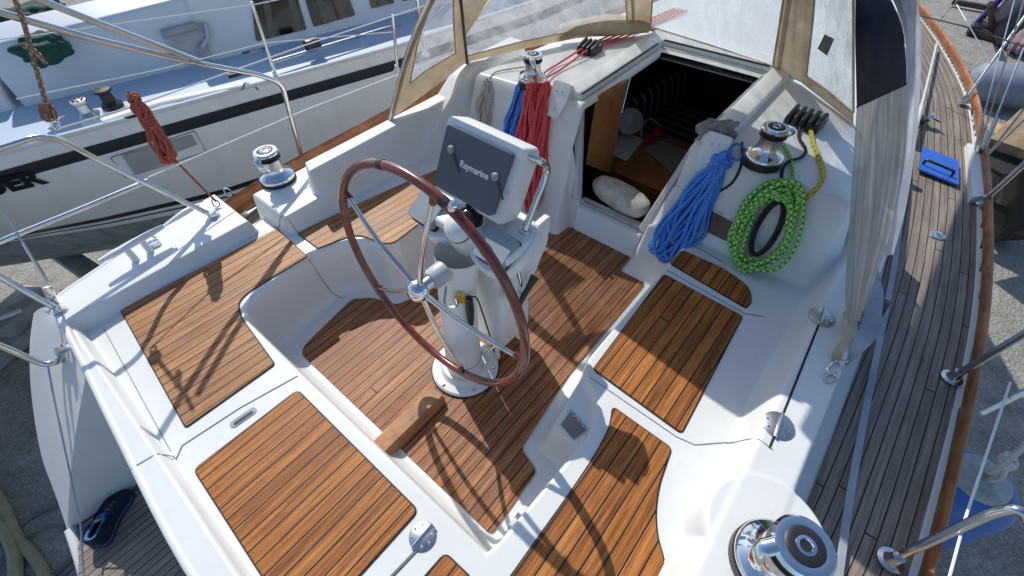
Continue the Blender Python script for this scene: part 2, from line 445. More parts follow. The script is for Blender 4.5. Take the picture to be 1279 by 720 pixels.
SEAT = .34
WELL = [(.165, -.70), (.165, -.47), (.155, .80), (.175, .87), (.24, .935), (.60, .985), (.70, .955), (.80, .90), (.865, .83), (.90, .75), (.98, .705), (1.30, .695), (2.4, .66),
        (2.4, -.55), (1.0, -.545), (.95, -.56), (.90, -.60), (.86, -.665), (.80, -.715), (.70, -.735), (.30, -.715), (.21, -.71)]
def HZ(x, y):
    x = np.asarray(x, float); y = np.asarray(y, float)
    deck = .215 + .016 * np.clip(x - 1.5, 0, 9)
    h = deck
    h = smax(h, SEAT * blk(x, y, rect(-.6, 2.5, -1.24, 1.45, .05, .05, .06, .06)))
    h = smax(h, .405 * blk(x, y, rect(-.7, -.375, -2, 2, .1, .045, .1, .1)))
    h = smax(h, .43 * blk(x, y, rect(-.7, .50, 1.365, 2.2, .1, .09, .04, .1)))
    h = smax(h, .43 * blk(x, y, rect(-.7, .40, -2.2, -1.33, .1, .2, .1, .05)))
    h = smax(h, .455 * blk(x, y, [((.64, 1.20), (1.0, 1.20), .10), ((1.0, 1.2), (1.0, 1.53), .05), ((1.0, 1.53), (.64, 1.53), .08), ((.64, 1.53), (.64, 1.2), .09)]))
    h = smax(h, .60 * blk(x, y, [((.98, 1.245), (2.6, 1.245), .14), ((2.6, 1.2), (2.6, 1.6), .1), ((2.6, 1.33), (.98, 1.33), .09), ((.98, 1.5), (.90, 1.28), .10)]))
    h = smax(h, .745 * blk(x, y, [((2.25, 1.20), (2.7, 1.20), .12), ((2.7, 1.1), (2.7, 1.5), .1), ((2.7, 1.315), (2.25, 1.315), .09), ((2.25, 1.4), (2.25, 1.1), 1.35)]))
    h = smax(h, .50 * blk(x, y, [((.40, -1.36), (2.6, -1.335), .12), ((2.6, -1.5), (2.6, -1.), .1), ((2.6, -1.215), (.40, -1.225), .20), ((.40, -1.2), (.40, -1.4), .3)]), .02)
    rd = np.hypot(x - .72, y + 1.335); h = smax(h, .50 * S(1 + (.165 - rd) / .12), .015)
    # the well
    d = sdf_poly(x, y, WELL); td = d / .085; h = h * (1 - (.80 * S((td + .05) / .5) + .20 * S(td)))
    # sloping moulded end of the starboard seat
    wx = np.clip((x - .645) / (.935 - .645), 0, 1)
    wedge = SEAT * (.25 * S(wx * 4) + .75 * wx ** .8) * S(1 + (-.575 - y) / .05) * S(1 + (y + .86) / .04) * (x < .99)
    h = np.where((x > .55) & (x < 1.0) & (y < -.44) & (y > -.80), np.maximum(h, wedge), h)
    # cabin
    cr = .735 + .035 * (1 - np.clip(np.abs(y) / 1.1, 0, 1) ** 2)
    cr = cr - .035 * np.clip(x - 3.4, 0, 9)
    cab = cr * blk(x, y, [((2.14, -1.10), (5.2, -.72), .22), ((5.2, -.72), (7.2, -.1), .3), ((7.2, -.1), (7.2, .1), .3), ((7.2, .1), (5.2, .72), .3), ((5.2, .72), (2.14, 1.10), .22), ((2.14, 1.1), (2.14, -1.1), .32)])
    h = smax(h, cab, .015)
    # recess in front of the companionway, then the opening itself
    h = h * (1 - blk(x, y, rect(1.2, 1.99, -.255, .215, .3, .035, .06, .06)) * (x > 1.7))
    no = blk(x, y, [((1.985, -.27), (3.02, -.27), .10), ((3.02, -.27), (3.02, .18), .02), ((3.02, .18), (1.985, .18), .12), ((1.985, .18), (1.985, -.27), .03)])
    h = np.where((h > .19) & (x > 1.95), .19 + (h - .19) * (1 - no), h)
    h = np.where((x > 1.97) & (x < 2.05) & (y > -.27) & (y < .18), np.maximum(h, .19), h)
    return h
_gx = np.arange(-.7, 8.3, .008); _gy = np.arange(-2.0, 2.0, .008)
_GH = HZ(*np.meshgrid(_gx, _gy, indexing='ij')).tolist(); _NX, _NY = len(_gx), len(_gy)
def hz(x, y):
    u = min(max((x + .7) / .008, 0), _NX - 1.001); v = min(max((y + 2.0) / .008, 0), _NY - 1.001); i = int(u); j = int(v); u -= i; v -= j
    a = _GH[i]; b = _GH[i + 1]
    return (a[j] * (1 - v) + a[j + 1] * v) * (1 - u) + (b[j] * (1 - v) + b[j + 1] * v) * u

def BLKN(x, y): return blk(x, y, [((1.985, -.27), (3.02, -.27), .13), ((3.02, -.27), (3.02, .18), .04), ((3.02, .18), (1.985, .18), .14), ((1.985, .18), (1.985, -.27), .03)])
OUTL = [(-.47, 0), (-.445, .6), (-.42, 1.05), (-.395, 1.40), (-.37, 1.525), (-.345, 1.575), (-.1, 1.64), (.15, 1.69), (.40, 1.735), (.60, 1.775), (.9, 1.83), (1.3, 1.85), (2.0, 1.858), (2.6, 1.835),
        (3.3, 1.765), (4.0, 1.665), (4.8, 1.52), (5.6, 1.27), (6.4, .95), (7.2, .55), (7.9, .15), (8.1, 0)]
OUT_FULL = OUTL + [(a, -b) for a, b in OUTL[::-1][1:-1]]
_ox = np.array([p[0] for p in OUTL[4:]]); _oy = np.array([p[1] for p in OUTL[4:]])
def beam(x): return float(np.interp(x, _ox, _oy))

def build_deck():
    xs = np.concatenate([np.arange(-.48, 2.2, .0078), np.arange(2.2, 3.5, .02), np.arange(3.5, 8.15, .07)])
    ys = np.concatenate([np.arange(-1.92, -1.5, .02), np.arange(-1.5, 1.76, .0078), np.arange(1.76, 1.93, .02)])
    X, Y = np.meshgrid(xs, ys, indexing='ij'); Z = HZ(X, Y)
    inside = sdf_poly(X, Y, OUT_FULL) > -.004
    hole = ((X > 2.045) & (X < 3.06) & (Y > -.41) & (Y < .345) & (Z < .715)) & (BLKN(X, Y) > .22)
    nx, ny = X.shape; vid = np.arange(nx * ny).reshape(nx, ny)
    ok = inside[:-1, :-1] & inside[1:, :-1] & inside[:-1, 1:] & inside[1:, 1:]
    ok &= ~(hole[:-1, :-1] | hole[1:, :-1] | hole[:-1, 1:] | hole[1:, 1:])
    q = np.stack([vid[:-1, :-1], vid[1:, :-1], vid[1:, 1:], vid[:-1, 1:]], -1)[ok]
    used = np.unique(q); remap = np.full(nx * ny, -1); remap[used] = np.arange(len(used))
    co = np.stack([X, Y, Z], -1).reshape(-1, 3)[used]; q = remap[q]
    me = bpy.data.meshes.new("deck_moulding"); me.vertices.add(len(co)); me.vertices.foreach_set('co', co.ravel())
    me.loops.add(q.size); me.loops.foreach_set('vertex_index', q.ravel().astype(np.int32))
    me.polygons.add(len(q)); me.polygons.foreach_set('loop_start', np.arange(0, q.size, 4, dtype=np.int32))
    me.polygons.foreach_set('loop_total', np.full(len(q), 4, dtype=np.int32))
    me.update(); me.validate(); me.polygons.foreach_set('use_smooth', np.ones(len(me.polygons), bool))
    me.materials.append(GEL)
    o = bpy.data.objects.new("deck_moulding", me); COL.objects.link(o); o.parent = yacht
build_deck()

# ------------------------------------------------------------------ hull sides and stern scoop
def TZ(x): return .40 - (-.42 - x) * 1.32       # the raked transom plane
TP = [(-.42, 0, .40), (-.42, 1, .40), (-1.0, 0, TZ(-1.0))]
tpts = [onpl(px, py, *TP) for px, py in [(42, 392), (37, 430), (38, 480), (44, 530), (53, 575), (68, 615), (84, 662), (95, 695), (103, 724)]]
tpts = catmull(tpts, 3)
def build_hull():
    m = MB()
    for sgn in (1, -1):
        st = [(-.42, 1.545, .40)] + [(a, b, None) for a, b in OUTL[5:]]
        rows = []
        for a, b, z in st:
            zt = hz(a, min(b, beam(a)) - .03) - .004 if z is None else z
            b += .004
            prof = [(b, zt), (b + .012, zt - .12), (b * .995, zt - .40), (b * .95, -.55), (b * .84, -.85), (b * .6, -1.15), (b * .3, -1.35), (0, -1.45)]
            rows.append([(a, sgn * y, zz) for y, zz in prof])
        # stern: the sides sweep aft and in along the raked transom
        aft = []
        for i, p in enumerate(tpts[::-1]):
            b = p.y; zt = p.z
            prof = [(b, zt), (b + .004, zt - .05), (b * .97, zt - .2), (b * .9, min(zt - .3, -.55)), (b * .8, min(zt - .4, -.8)), (b * .55, -.98), (b * .28, -1.08), (0, -1.12)]
            aft.append([(p.x, sgn * y, zz) for y, zz in prof])
        m.grid(aft + rows)
    m.build("hull", GEL, yacht)
build_hull()
def build_transom():
    m = MB(); pl = [tuple(p) for p in tpts]
    edge = [(-.395, 1.47), (-.415, 1.25), (-.42, 1.1), (-.435, .95), (-.45, .6), (-.46, .3)]
    top = [(x, y, hz(x - .003, y) - .03) for x, y in edge]
    # upper blank face, port of the platform
    A = [Vector(p) for p in pl]; rows = []
    n = 14
    def along(P, t):
        L = [0]
        for i in range(1, len(P)): L.append(L[-1] + (P[i] - P[i - 1]).length)
        s = t * L[-1]
        for i in range(1, len(P)):
            if s <= L[i] + 1e-9: return P[i - 1].lerp(P[i], (s - L[i - 1]) / (L[i] - L[i - 1]))
        return P[-1]
    outer = A[:19]; inner = [Vector((x - .002, y, hz(x + .01, y) - .012)) for x, y in [(-.375, 1.51), (-.395, 1.42), (-.41, 1.25), (-.422, 1.1), (-.428, 1.02)]]
    for i in range(n + 1):
        t = i / n; a = along(inner, t); b = along(outer, t); r = []
        for k in range(9):
            s = k / 8; p = a.lerp(b, s); p.z += .02 * math.sin(PI * s); r.append(p)
        rows.append(r)
    m.grid(rows)
    # side wall down to the platform, the wall under the deck edge, and the moulded rim aft
    zp = -.375
    e0 = rows[-1]
    m.grid([[tuple(p) for p in e0], [(p.x, p.y - .004, zp) for p in e0]])
    m.grid([[(x - .004, y, hz(x + .01, y) - .012) for x, y in [(-.428, 1.02), (-.44, .8), (-.45, .5), (-.47, 0), (-.45, -.5), (-.428, -1.02)]],
            [(x - .012, y, zp) for x, y in [(-.428, 1.02), (-.44, .8), (-.45, .5), (-.47, 0), (-.45, -.5), (-.428, -1.02)]]])
    rim = A[18:] + [A[-1] + Vector((-.09, -.5, 0)), A[-1] + Vector((-.1, -1.0, 0))]
    m.tube([p + Vector((.01, -.01, 0)) for p in rim], .022, seg=10)
    m.build("transom", GEL, yacht)
    w = [(p.x + .02, p.y - .02) for p in A[18:]] + [(A[-1].x - .06, A[-1].y - .5), (A[-1].x - .06, -.9), (-.43, -.9), (-.455, 0), (-.43, 1.0)]
    p = MB().prism(w, zp - .03, zp)
    p.uv = [[(b, a) for a, b in f] for f in p.uv]
    p.uv = [[(b * math.cos(-.06) + a * math.sin(-.06), a) for b, a in [(q[1], q[0]) for q in f]] for f in p.uv]
    p.build("swim_platform", TEAKD, yacht)
build_transom()
MB().tube(catmull([(x + .004, s_ * (y - .002), hz(x + .03, s_ * max(0, y - .03)) - .013) for s_, x, y in [(-1, *q_) for q_ in OUTL[4:0:-1]] + [(1, *q_) for q_ in OUTL[0:10]]], 5), .017, seg=10).build("gunwale_edge", GEL, yacht)
for sgn in (1, -1):
    pts = [(x, sgn * (y - .012), hz(x, sgn * (y - .03)) + .022) for x, y in catmull([(a, b, 0) for a, b in OUTL[8 if sgn > 0 else 8:-1]], 5) for x, y in [(x, y)]] if False else []
    cc = catmull([(a, b, 0) for a, b in OUTL[9:-1]], 5)
    if sgn > 0: cc = catmull([(.47, 1.752, 0)] + [(a, b, 0) for a, b in OUTL[9:-1]], 5)
    pts = [(c.x, sgn * (c.y - .014), .215 + .016 * max(0, c.x - 1.5) + (.085 if sgn > 0 else .046)) for c in cc]
    MB().tube(pts, .018 if sgn > 0 else .0155, seg=12, flat=3.6 if sgn > 0 else 2.2).build("toe_rail", VARN, yacht)
    pts2 = [(c.x, sgn * (c.y - .033), .215 + .016 * max(0, c.x - 1.5) + .004) for c in cc]
    MB().tube(pts2, .008, seg=6, flat=.25).build("waterway_strip", WHITEP, yacht)
    # weathered teak on the side deck, planks follow the rail
    rows = []; uvr = []; L = 0; prev = None
    for c in [q for q in cc if q.x < 7.6]:
        zz = .215 + .016 * max(0, c.x - 1.5)
        yo = c.y - .040; yi = max(.05, min(1.475 - .0 * c.x, np.interp(c.x, [0, 1, 2, 3.3, 4.6, 5.6, 7.6], [1.50, 1.485, 1.465, 1.345, 1.19, .95, .1])))
        if sgn > 0: yi = min(yo - .02, np.interp(c.x, [0, 1.0, 2.2, 3.3, 4.6, 5.6, 7.6], [1.60, 1.60, 1.55, 1.345, 1.19, .95, .1]))
        if prev is not None: L += (c - prev).length
        prev = c
        if c.x < .55 and sgn > 0: continue
        rows.append([(c.x, sgn * (yo + (yi - yo) * k / 5), zz + .006) for k in range(6)]); uvr.append([(L, (yo - yi) * k / 5 + .012) for k in range(6)])
    if sgn < 0: rows = [r[::-1] for r in rows]; uvr = [r[::-1] for r in uvr]
    mm = MB().grid([r[::-1] for r in rows], [r[::-1] for r in uvr])
    mm.build("side_deck", TEAKD, yacht)

# ------------------------------------------------------------------ teak panels
def panel(name, poly, mat, r=.02, z=None, th=.007, rot=0.0, off=.0, lift=0.0, n=4):
    rp = round_poly(poly, r, n)
    cx = sum(p[0] for p in poly) / len(poly); cy = sum(p[1] for p in poly) / len(poly)
    z = hz(cx, cy) if z is None else z
    a = MB().prism([(p.x, p.y) for p in rp], z + .0005, z + th, bev=.003)
    ca, sa = math.cos(rot), math.sin(rot)
    a.uv = [[(x * ca + y * sa, -x * sa + y * ca + off) for x, y in f] for f in a.uv]
    o = a.build(name, mat, yacht)
    grow = []
    m = len(rp)
    for i in range(m):
        d = (rp[(i + 1) % m] - rp[i - 1]); nn = Vector((d.y, -d.x)); nn = nn.normalized() if nn.length else nn
        grow.append(rp[i] + nn * .0055)
    area = sum(rp[i].x * rp[(i + 1) % m].y - rp[(i + 1) % m].x * rp[i].y for i in range(m))
    if area < 0: grow = [rp[i] - (grow[i] - rp[i]) for i in range(m)]
    MB().prism([(p.x, p.y) for p in grow], z + .0002, z + th - .0035).build("caulk_edge", RUBBER, o)
    return o
def px_poly(pts, z): return [tuple(at(px, py, z))[:2] for px, py in pts]
Z1 = SEAT + .006
panel("seat_panel", px_poly([(151, 387), (345, 286), (383, 320), (330, 352), (308, 366), (297, 378), (299, 395), (342, 455), (232, 533)], Z1), TEAKP, [.01, .01, .01, .1, .05, .04, .05, .012, .01], z=SEAT, rot=-.045)
panel("seat_panel", px_poly([(372, 291), (470, 244), (560, 206), (606, 228), (546, 262), (492, 303), (478, 304), (445, 291), (397, 310)], Z1), TEAKP, [.02, .1, .01, .02, .03, .04, .05, .08, .01], z=SEAT, rot=-.08)
panel("seat_panel", px_poly([(371, 488), (521, 638), (430, 735), (318, 705), (245, 585)], Z1)[:2] + [(-.345, -.43), (-.325, .31)], TEAK, .022, z=SEAT)
panel("seat_panel", px_poly([(742, 461), (830, 343), (927, 395), (851, 540)], Z1), TEAK, .014, z=SEAT, pw=None) if False else panel("seat_panel", px_poly([(742, 461), (830, 343), (927, 395), (851, 540)], Z1), TEAK, .014, z=SEAT, off=.028)
panel("seat_panel", px_poly([(838, 329), (853, 313), (905, 336), (936, 359), (938, 377), (932, 384)], Z1), TEAK, [.015, .015, .1, .05, .02, .01], z=SEAT, off=.02)
panel("seat_panel", px_poly([(766, 509), (838, 560), (822, 607), (818, 640), (820, 670), (834, 716)], Z1) + [(.30, -1.23), (-.3, -1.2), (-.3, -.81), (.17, -.805), (.50, -.805), (.66, -.80), (.78, -.785)], TEAK, [.015, .015, .08, .08, .08, .05, .1, .02, .02, .1, .1, .1, .05], z=SEAT, off=.01)
panel("seat_panel", px_poly([(556, 692), (590, 725)], Z1) + [(-.3, -.77), (-.3, -.585)], TEAK, .02, z=SEAT)
# the cockpit sole
sole = round_poly([(.255, -.615), (.255, .74), (.30, .775), (.66, .84), (.74, .755), (.80, .60), (.90, .565), (1.83, .53), (1.865, .27), (1.975, .205), (1.975, -.245), (1.83, -.255), (1.83, -.43), (1.05, -.435), (.60, -.485), (.57, -.60)], .025, 3)
sm = MB().prism([(p.x, p.y) for p in sole], .001, .010); sm.uv = [[(x, y + .02) for x, y in f] for f in sm.uv]
sm.build("cockpit_sole", TEAKS, yacht)
# varnished foot brace for the helmsman
fb = [at(472, 548, .02), at(540, 492, .02)]
d = (fb[1] - fb[0]); c = (fb[0] + fb[1]) / 2
bm_ = MB(); L = .50
prof = [(-.050, 0), (-.045, .050), (-.036, .060), (.036, .060), (.045, .050), (.050, 0)]
x0 = at(476, 552, .03).x; x1 = at(540, 492, .05).x; yb = at(512, 524, .05).y
rowsb = [[(x, yb + a, .010 + b * s) for a, b in prof] for x, s in [(x0 - .03, .9), (x0, 1), (x1 - .02, 1), (x1 + .02, .9)]]
bm_.grid(rowsb); bm_.add([rowsb[0][k] for k in range(6)], [[5, 4, 3, 2, 1, 0]]); bm_.add([rowsb[-1][k] for k in range(6)], [[0, 1, 2, 3, 4, 5]])
FB = plain("foot_brace_wood", (.38, .19, .085), .6, var=.35, scale=14)
bm_.build("foot_brace", FB, yacht, ang=22)

# ------------------------------------------------------------------ seams, hinges, small fittings
def surf(pts, lift=.001, n=6, smooth=False):
    P = catmull([(a, b, 0) for a, b in pts], n) if smooth else []
    if not smooth:
        for i in range(len(pts) - 1):
            k = max(2, int(math.hypot(pts[i + 1][0] - pts[i][0], pts[i + 1][1] - pts[i][1]) / .02))
            P += [Vector((pts[i][0] + (pts[i + 1][0] - pts[i][0]) * j / k, pts[i][1] + (pts[i + 1][1] - pts[i][1]) * j / k, 0)) for j in range(k)]
        P.append(Vector((*pts[-1], 0)))
    return [(p.x, p.y, hz(p.x, p.y) + lift) for p in P]
def seam(pts, r=.0035, mat=None, **k): MB().tube(surf(pts, **k), r, seg=6, flat=.5).build("seam", mat or GROOVE, yacht)
q = lambda px, py, z=SEAT: tuple(at(px, py, z))[:2]
seam([q(163, 586, .405), q(204, 562, .405), q(212, 570, .38), q(228, 557), q(300, 510), q(372, 470)], mat=GREYP)
seam([q(117, 400, .405), q(165, 490, .405), q(200, 555, .405)], .002, GREYP)
seam([q(545, 662), q(488, 722)], .006)
seam([q(383, 319), q(405, 322)], .003)
seam([(.655, 1.17), (.66, .97)], .003)
seam([(.655, 1.17), (.60, 1.33)], .003)
seam([q(727, 465), q(845, 546), q(868, 556), q(920, 536, .46), q(965, 562, .5)], .003, GREYP)
seam([q(961, 560, .5), q(985, 500, .5), q(1028, 392, .5)], .0042, BLACK)
seam([q(812, 326), q(930, 392), q(955, 396)], .003, GREYP)
def hinge(px, py, z, r, rot, tilt=(0, 0, 1)):
    p = at(px, py, z); z0 = hz(p.x, p.y)
    ax = Vector(tilt).normalized()
    o = MB().lathe([(r, 0), (r, .004), (r * .93, .0065), (0, .007)], (p.x, p.y, z0 + .0005), ax, 28)
    h = o.build("hinge_plate", STEELR, yacht)
    b = MB(); rm = Matrix.Rotation(rot, 3, 'Z')
    b.tube([Vector((p.x, p.y, z0 + .009)) + rm @ Vector((-r, 0, 0)), Vector((p.x, p.y, z0 + .009)) + rm @ Vector((r, 0, 0))], .006, seg=8)
    b.build("hinge_pin", STEEL, h)
    for a in (.8, 1.6, 2.4, 3.9, 4.7, 5.5):
        MB().lathe([(.0055, 0), (.004, .002), (0, .0025)], (p.x + r * .72 * math.cos(a), p.y + r * .72 * math.sin(a), z0 + .0065), ax, 10).build("screw", STEEL, h)
hinge(528, 670, SEAT, .046, 0.0)
hinge(972, 532, .5, .052, .1)
hinge(1026, 397, .5, .05, .1)
# finger pull in the lift-out helm seat
a, b = at(288, 533, SEAT), at(320, 511, SEAT); c = (a + b) / 2; d = (b - a); ln = d.length
fm = frame_mat((c.x, c.y, SEAT + .001), (d.x, d.y, 0), (-d.y, d.x, 0))
st = [(ln / 2 * math.cos(t) * .35 + (ln * .33 if math.cos(t) > 0 else -ln * .33), .017 * math.sin(t)) for t in [2 * PI * k / 24 for k in range(24)]]
MB().prism(st, 0, .002, mat=fm).build("finger_pull", GREYP, yacht)
MB().prism([(x * .75, y * .45 - .004) for x, y in st], 0, .003, mat=fm).build("latch", BLACK, yacht)
# recess with a panel in the moulded end of the starboard seat
A_, B_, C_ = onx(690, 540, .70), None, None
def on_deck(px, py, lift=.004):
    d = ray(px, py).normalized(); t = .6
    while t < 6:
        p = EYE + d * t
        if p.z <= hz(p.x, p.y) + lift: return p
        t += .003
    return p
wp = [on_deck(px, py) for px, py in [(713, 514), (733, 537), (717, 549), (701, 531)]]
ctr = sum(wp, Vector()) / 4; nrm = (wp[1] - wp[0]).cross(wp[3] - wp[0]).normalized()
if nrm.z < 0: nrm = -nrm
m = MB(); top = [p + nrm * .004 for p in wp]; dn = [ctr + (p - ctr) * .8 - nrm * .02 + nrm * .03 for p in wp]
m.add(top + [ctr + (p - ctr) * 1.12 + nrm * .002 for p in wp], [[0, 1, 5, 4], [1, 2, 6, 5], [2, 3, 7, 6], [3, 0, 4, 7]])
m.build("recess_frame", GELG, yacht)
MB().add([p + nrm * .003 for p in wp], [[0, 1, 2, 3]]).build("recess", plain("recess_grey", (.19, .195, .20), .5, var=.3), yacht)
mo = [wp[0].lerp(wp[1], t) + nrm * .006 for t in (.25, .5, .8)]
for p in mo: MB().lathe([(.004, 0), (.003, .003), (0, .004)], p, nrm, 8).build("screw", STEEL, yacht)
p_ = at(646, 655, .16)
MB().box((p_.x, p_.y - .02, .2), (.10, .05, .16), bev=.012).build("drain_box", GELG, yacht)

# ------------------------------------------------------------------ bulkhead windows, hatch slide, companionway
def on_bulk(px, py, lift=.012):
    """point on the sloping cabin bulkhead under the pixel (marching along the ray)"""
    d = ray(px, py).normalized(); t = .5
    for _ in range(900):
        p = EYE + d * t
        if p.z <= hz(p.x, p.y) + lift: return p
        t += .006
    return p
def quad_panel(name, pts, mat, parent=None, th=.004, r=.02):
    o = sum(pts, Vector()) / len(pts); xd = pts[1] - pts[0]; yd = pts[-1] - pts[0]
    mw = frame_mat(o, xd, yd); inv = mw.inverted(); pl = [(inv @ p).xy for p in pts]
    rp = round_poly([(p.x, p.y) for p in pl], r, 4)
    return MB().prism([(p.x, p.y) for p in rp], -th, th, bev=.002, mat=mw).build(name, mat, parent)
for P_ in ([(862, 246), (925, 279)], [(858, 303), (904, 328)], [(845, 232), (866, 246)]):
    n_p = []
    for k in range(9):
        n_p.append(on_bulk(P_[0][0] + (P_[1][0] - P_[0][0]) * k / 8, P_[0][1] + (P_[1][1] - P_[0][1]) * k / 8, .002))
    MB().tube(n_p, .0025, seg=6).build('panel_seam', GROOVE, yacht)
for pts in ([(881, 289), (887, 262), (930, 285), (922, 308)], [(629, 172), (634, 139), (668, 158), (666, 190)]):
    w = [on_bulk(*p, .006) for p in pts]
    f = quad_panel("coaming_window_frame", [sum(w, Vector()) / 4 + (p - sum(w, Vector()) / 4) * 1.12 for p in w], WHITEP, yacht, .003)
    quad_panel("window_pane", w, WINP, f, .006)
# hatch slide
hs = MB()
ZR = .80
def ridge(y0, y1, x0=2.16, x1=3.30):
    hs.box(((x0 + x1) / 2, (y0 + y1) / 2, .755), (x1 - x0, y1 - y0, .10), bev=.02, seg=3)
ridge(.335, .47); ridge(-.50, -.385)
hs.box((3.22, -.015, .755), (.16, .97, .104), bev=.02, seg=3)
hs.build("hatch_slide", GEL, yacht)
tr = MB(); tr.box((2.62, .318, .742), (.92, .030, .05), bev=.003); tr.box((2.62, -.37, .742), (.92, .026, .05), bev=.003); tr.box((3.115, -.02, .748), (.035, .68, .05), bev=.003)
tr.build("hatch_track", GREYSEAT, yacht)
tb = MB(); tb.box((2.62, .3365, .801), (.90, .010, .008), bev=0); tb.box((3.07, -.02, .742), (.06, .66, .012), bev=.002); tb.box((3.145, -.02, .803), (.012, .70, .008), bev=0); tb.box((3.06, -.08, .755), (.04, .11, .025), bev=.004)
tb.build("hatch_seal", BLACK, yacht)
gl = MB(); gl.box((3.09, -.02, .728), (.04, .64, .03), bev=.004); gl.build("hatch_lip", GELG, yacht)
# bevelled end plates with their bolts
for y, px in ((.455, 0), (-.475, 1)):
    fm = frame_mat((2.125, y, .752), (0, -1, 0), (.50, 0, .866))
    pl = round_poly([(-.055, -.105), (.035, -.105), (.06, -.02), (.06, .09), (-.06, .09), (-.06, -.04)] if px == 0 else [(-.035, -.105), (.055, -.105), (.06, -.04), (.06, .09), (-.06, .09), (-.06, -.02)], .02, 4)
    hp = MB().prism([(p.x, p.y) for p in pl], -.02, .028, bev=.006, mat=fm).build("hatch_end_plate", WHITEP, yacht)
    for bx, by in ((-.02, .035), (.015, .04), (0, -.06)):
        MB().lathe([(.006, 0), (.006, .003), (0, .004)], fm @ Vector((bx, by, .028)), fm.to_3x3() @ Vector((0, 0, 1)), 10).build("bolt", STEELR, hp)
# frame strips down both sides of the opening and the sill
def opening_edge(y_top, y_bot, n=8):
    return [(2.165 - .15 * (k / n), y_top + (y_bot - y_top) * k / n, .71 - (.71 - .215) * k / n) for k in range(n + 1)]
for yt, yb_ in ((.345, .208), (-.380, -.272)):
    MB().tube(opening_edge(yt, yb_), .034, seg=8).build("companionway_frame", GELG, yacht)
MB().box((2.045, -.045, .205), (.045, .46, .02), bev=.005).build("companionway_sill", GELG, yacht)
MB().box((2.02, -.045, .217), (.012, .40, .006), bev=.002).build("sill_track", STEELR, yacht)

# ------------------------------------------------------------------ below deck
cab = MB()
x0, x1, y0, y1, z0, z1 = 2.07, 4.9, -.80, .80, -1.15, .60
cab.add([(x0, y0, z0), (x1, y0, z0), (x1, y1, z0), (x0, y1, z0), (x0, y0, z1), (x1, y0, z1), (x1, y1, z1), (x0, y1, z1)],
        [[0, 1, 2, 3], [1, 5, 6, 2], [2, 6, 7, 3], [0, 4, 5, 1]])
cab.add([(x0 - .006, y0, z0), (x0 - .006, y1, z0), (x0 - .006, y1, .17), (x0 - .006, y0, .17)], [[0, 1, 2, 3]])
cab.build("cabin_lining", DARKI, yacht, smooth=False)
zg = -.02
def at_poly(pts, z): return [tuple(at(px, py, z))[:2] for px, py in pts]
cn = MB().prism(at_poly([(752, 176), (775, 158), (905, 190), (850, 250), (748, 206)], zg)[::1], zg - .5, zg, bev=.006)
cn.build("galley_counter", WOODI, yacht)
MB().prism(at_poly([(753, 176), (774, 161), (803, 176), (782, 202), (756, 190)], zg), zg + .001, zg + .008, bev=.003).build("draining_board", plain("laminate", (.85, .83, .84), .4), yacht)
sk = MB(); rim = at_poly([(803, 187), (826, 176), (863, 193), (838, 217)], zg)
inn = [(sum(p[0] for p in rim) / 4 + (p[0] - sum(q_[0] for q_ in rim) / 4) * .86, sum(p[1] for p in rim) / 4 + (p[1] - sum(q_[1] for q_ in rim) / 4) * .86) for p in rim]
V8 = [(*p, zg + .010) for p in rim] + [(*p, zg + .012) for p in inn] + [(*p, zg + .003) for p in inn]
sk.add(V8, [[0, 1, 5, 4], [1, 2, 6, 5], [2, 3, 7, 6], [3, 0, 4, 7], [4, 5, 9, 8], [5, 6, 10, 9], [6, 7, 11, 10], [7, 4, 8, 11], [8, 9, 10, 11]])
sk.build("sink", SINKM, yacht, smooth=False)
fa = at(800, 172, zg); fb_ = at(815, 185, zg + .1)
MB().tube(catmull([fa, fa + Vector((0, 0, .13)), fa + Vector((.03, -.05, .17)), fa + Vector((.05, -.12, .13))], 6), .010, seg=8).build("tap", CHROME, yacht)
# door leaf on the port side of the opening
w = [ony(748, 118, .29), ony(785, 97, .29), ony(757, 215, .23), ony(734, 206, .23)]
dl = quad_panel("washboard_door", w, WOODI, yacht, .008, .006)
MB().tube([w[1] + Vector((0, -.012, 0)), w[1].lerp(w[2], .35) + Vector((0, -.012, 0))], .006, seg=8).build("door_handle", STEEL, dl)
# striped settee cushions
STR = NT("striped_fabric")
def _str():
    t = STR; uv = t.n("UVMap").outputs[0]; s = t.n("SeparateXYZ", {0: uv}).outputs[0]
    f = t.math('LESS_THAN', t.math('FRACT', t.math('MULTIPLY', s, 9.0)), .36)
    t.P(Base_Color=t.mix(f, (.016, .015, .022), (.30, .29, .32)), Roughness=.9)
_str(); STR = STR.m
P0, P1 = at(778, 140, .12), at(856, 92, .12)
ax = (P1 - P0); ax.z = 0; wdt = ax.cross(Vector((0, 0, 1))).normalized()
def cushion(p0, p1, prof, name):
    rows = []; uvr = []; n = 18
    for i in range(n + 1):
        t = i / n; sc_ = 1 - .12 * abs(2 * t - 1) ** 6
        c = p0.lerp(p1, t); rows.append([tuple(c + wdt * a * sc_ + Vector((0, 0, b * sc_))) for a, b in prof]); uvr.append([(t, k / len(prof)) for k in range(len(prof))])
    m = MB().grid(rows, uvr); m.add(rows[0], [list(range(len(prof)))[::-1]]); m.add(rows[-1], [list(range(len(prof)))])
    return m.build(name, STR)
bp_ = [(-.05, 0), (.05, 0), (.07, .08), (.05, .26), (.0, .30), (-.05, .26), (-.07, .08), (-.05, 0)]
o = cushion(P0 + Vector((0, 0, -.22)), P1 + Vector((0, 0, -.22)), bp_, "backrest_cushion"); tag(o, "dark striped backrest cushion standing behind the white plate below deck", "cushion")
sp_ = [(-.02, -.12), (.5, -.12), (.53, -.06), (.5, 0), (-.02, .0), (-.02, -.12)]
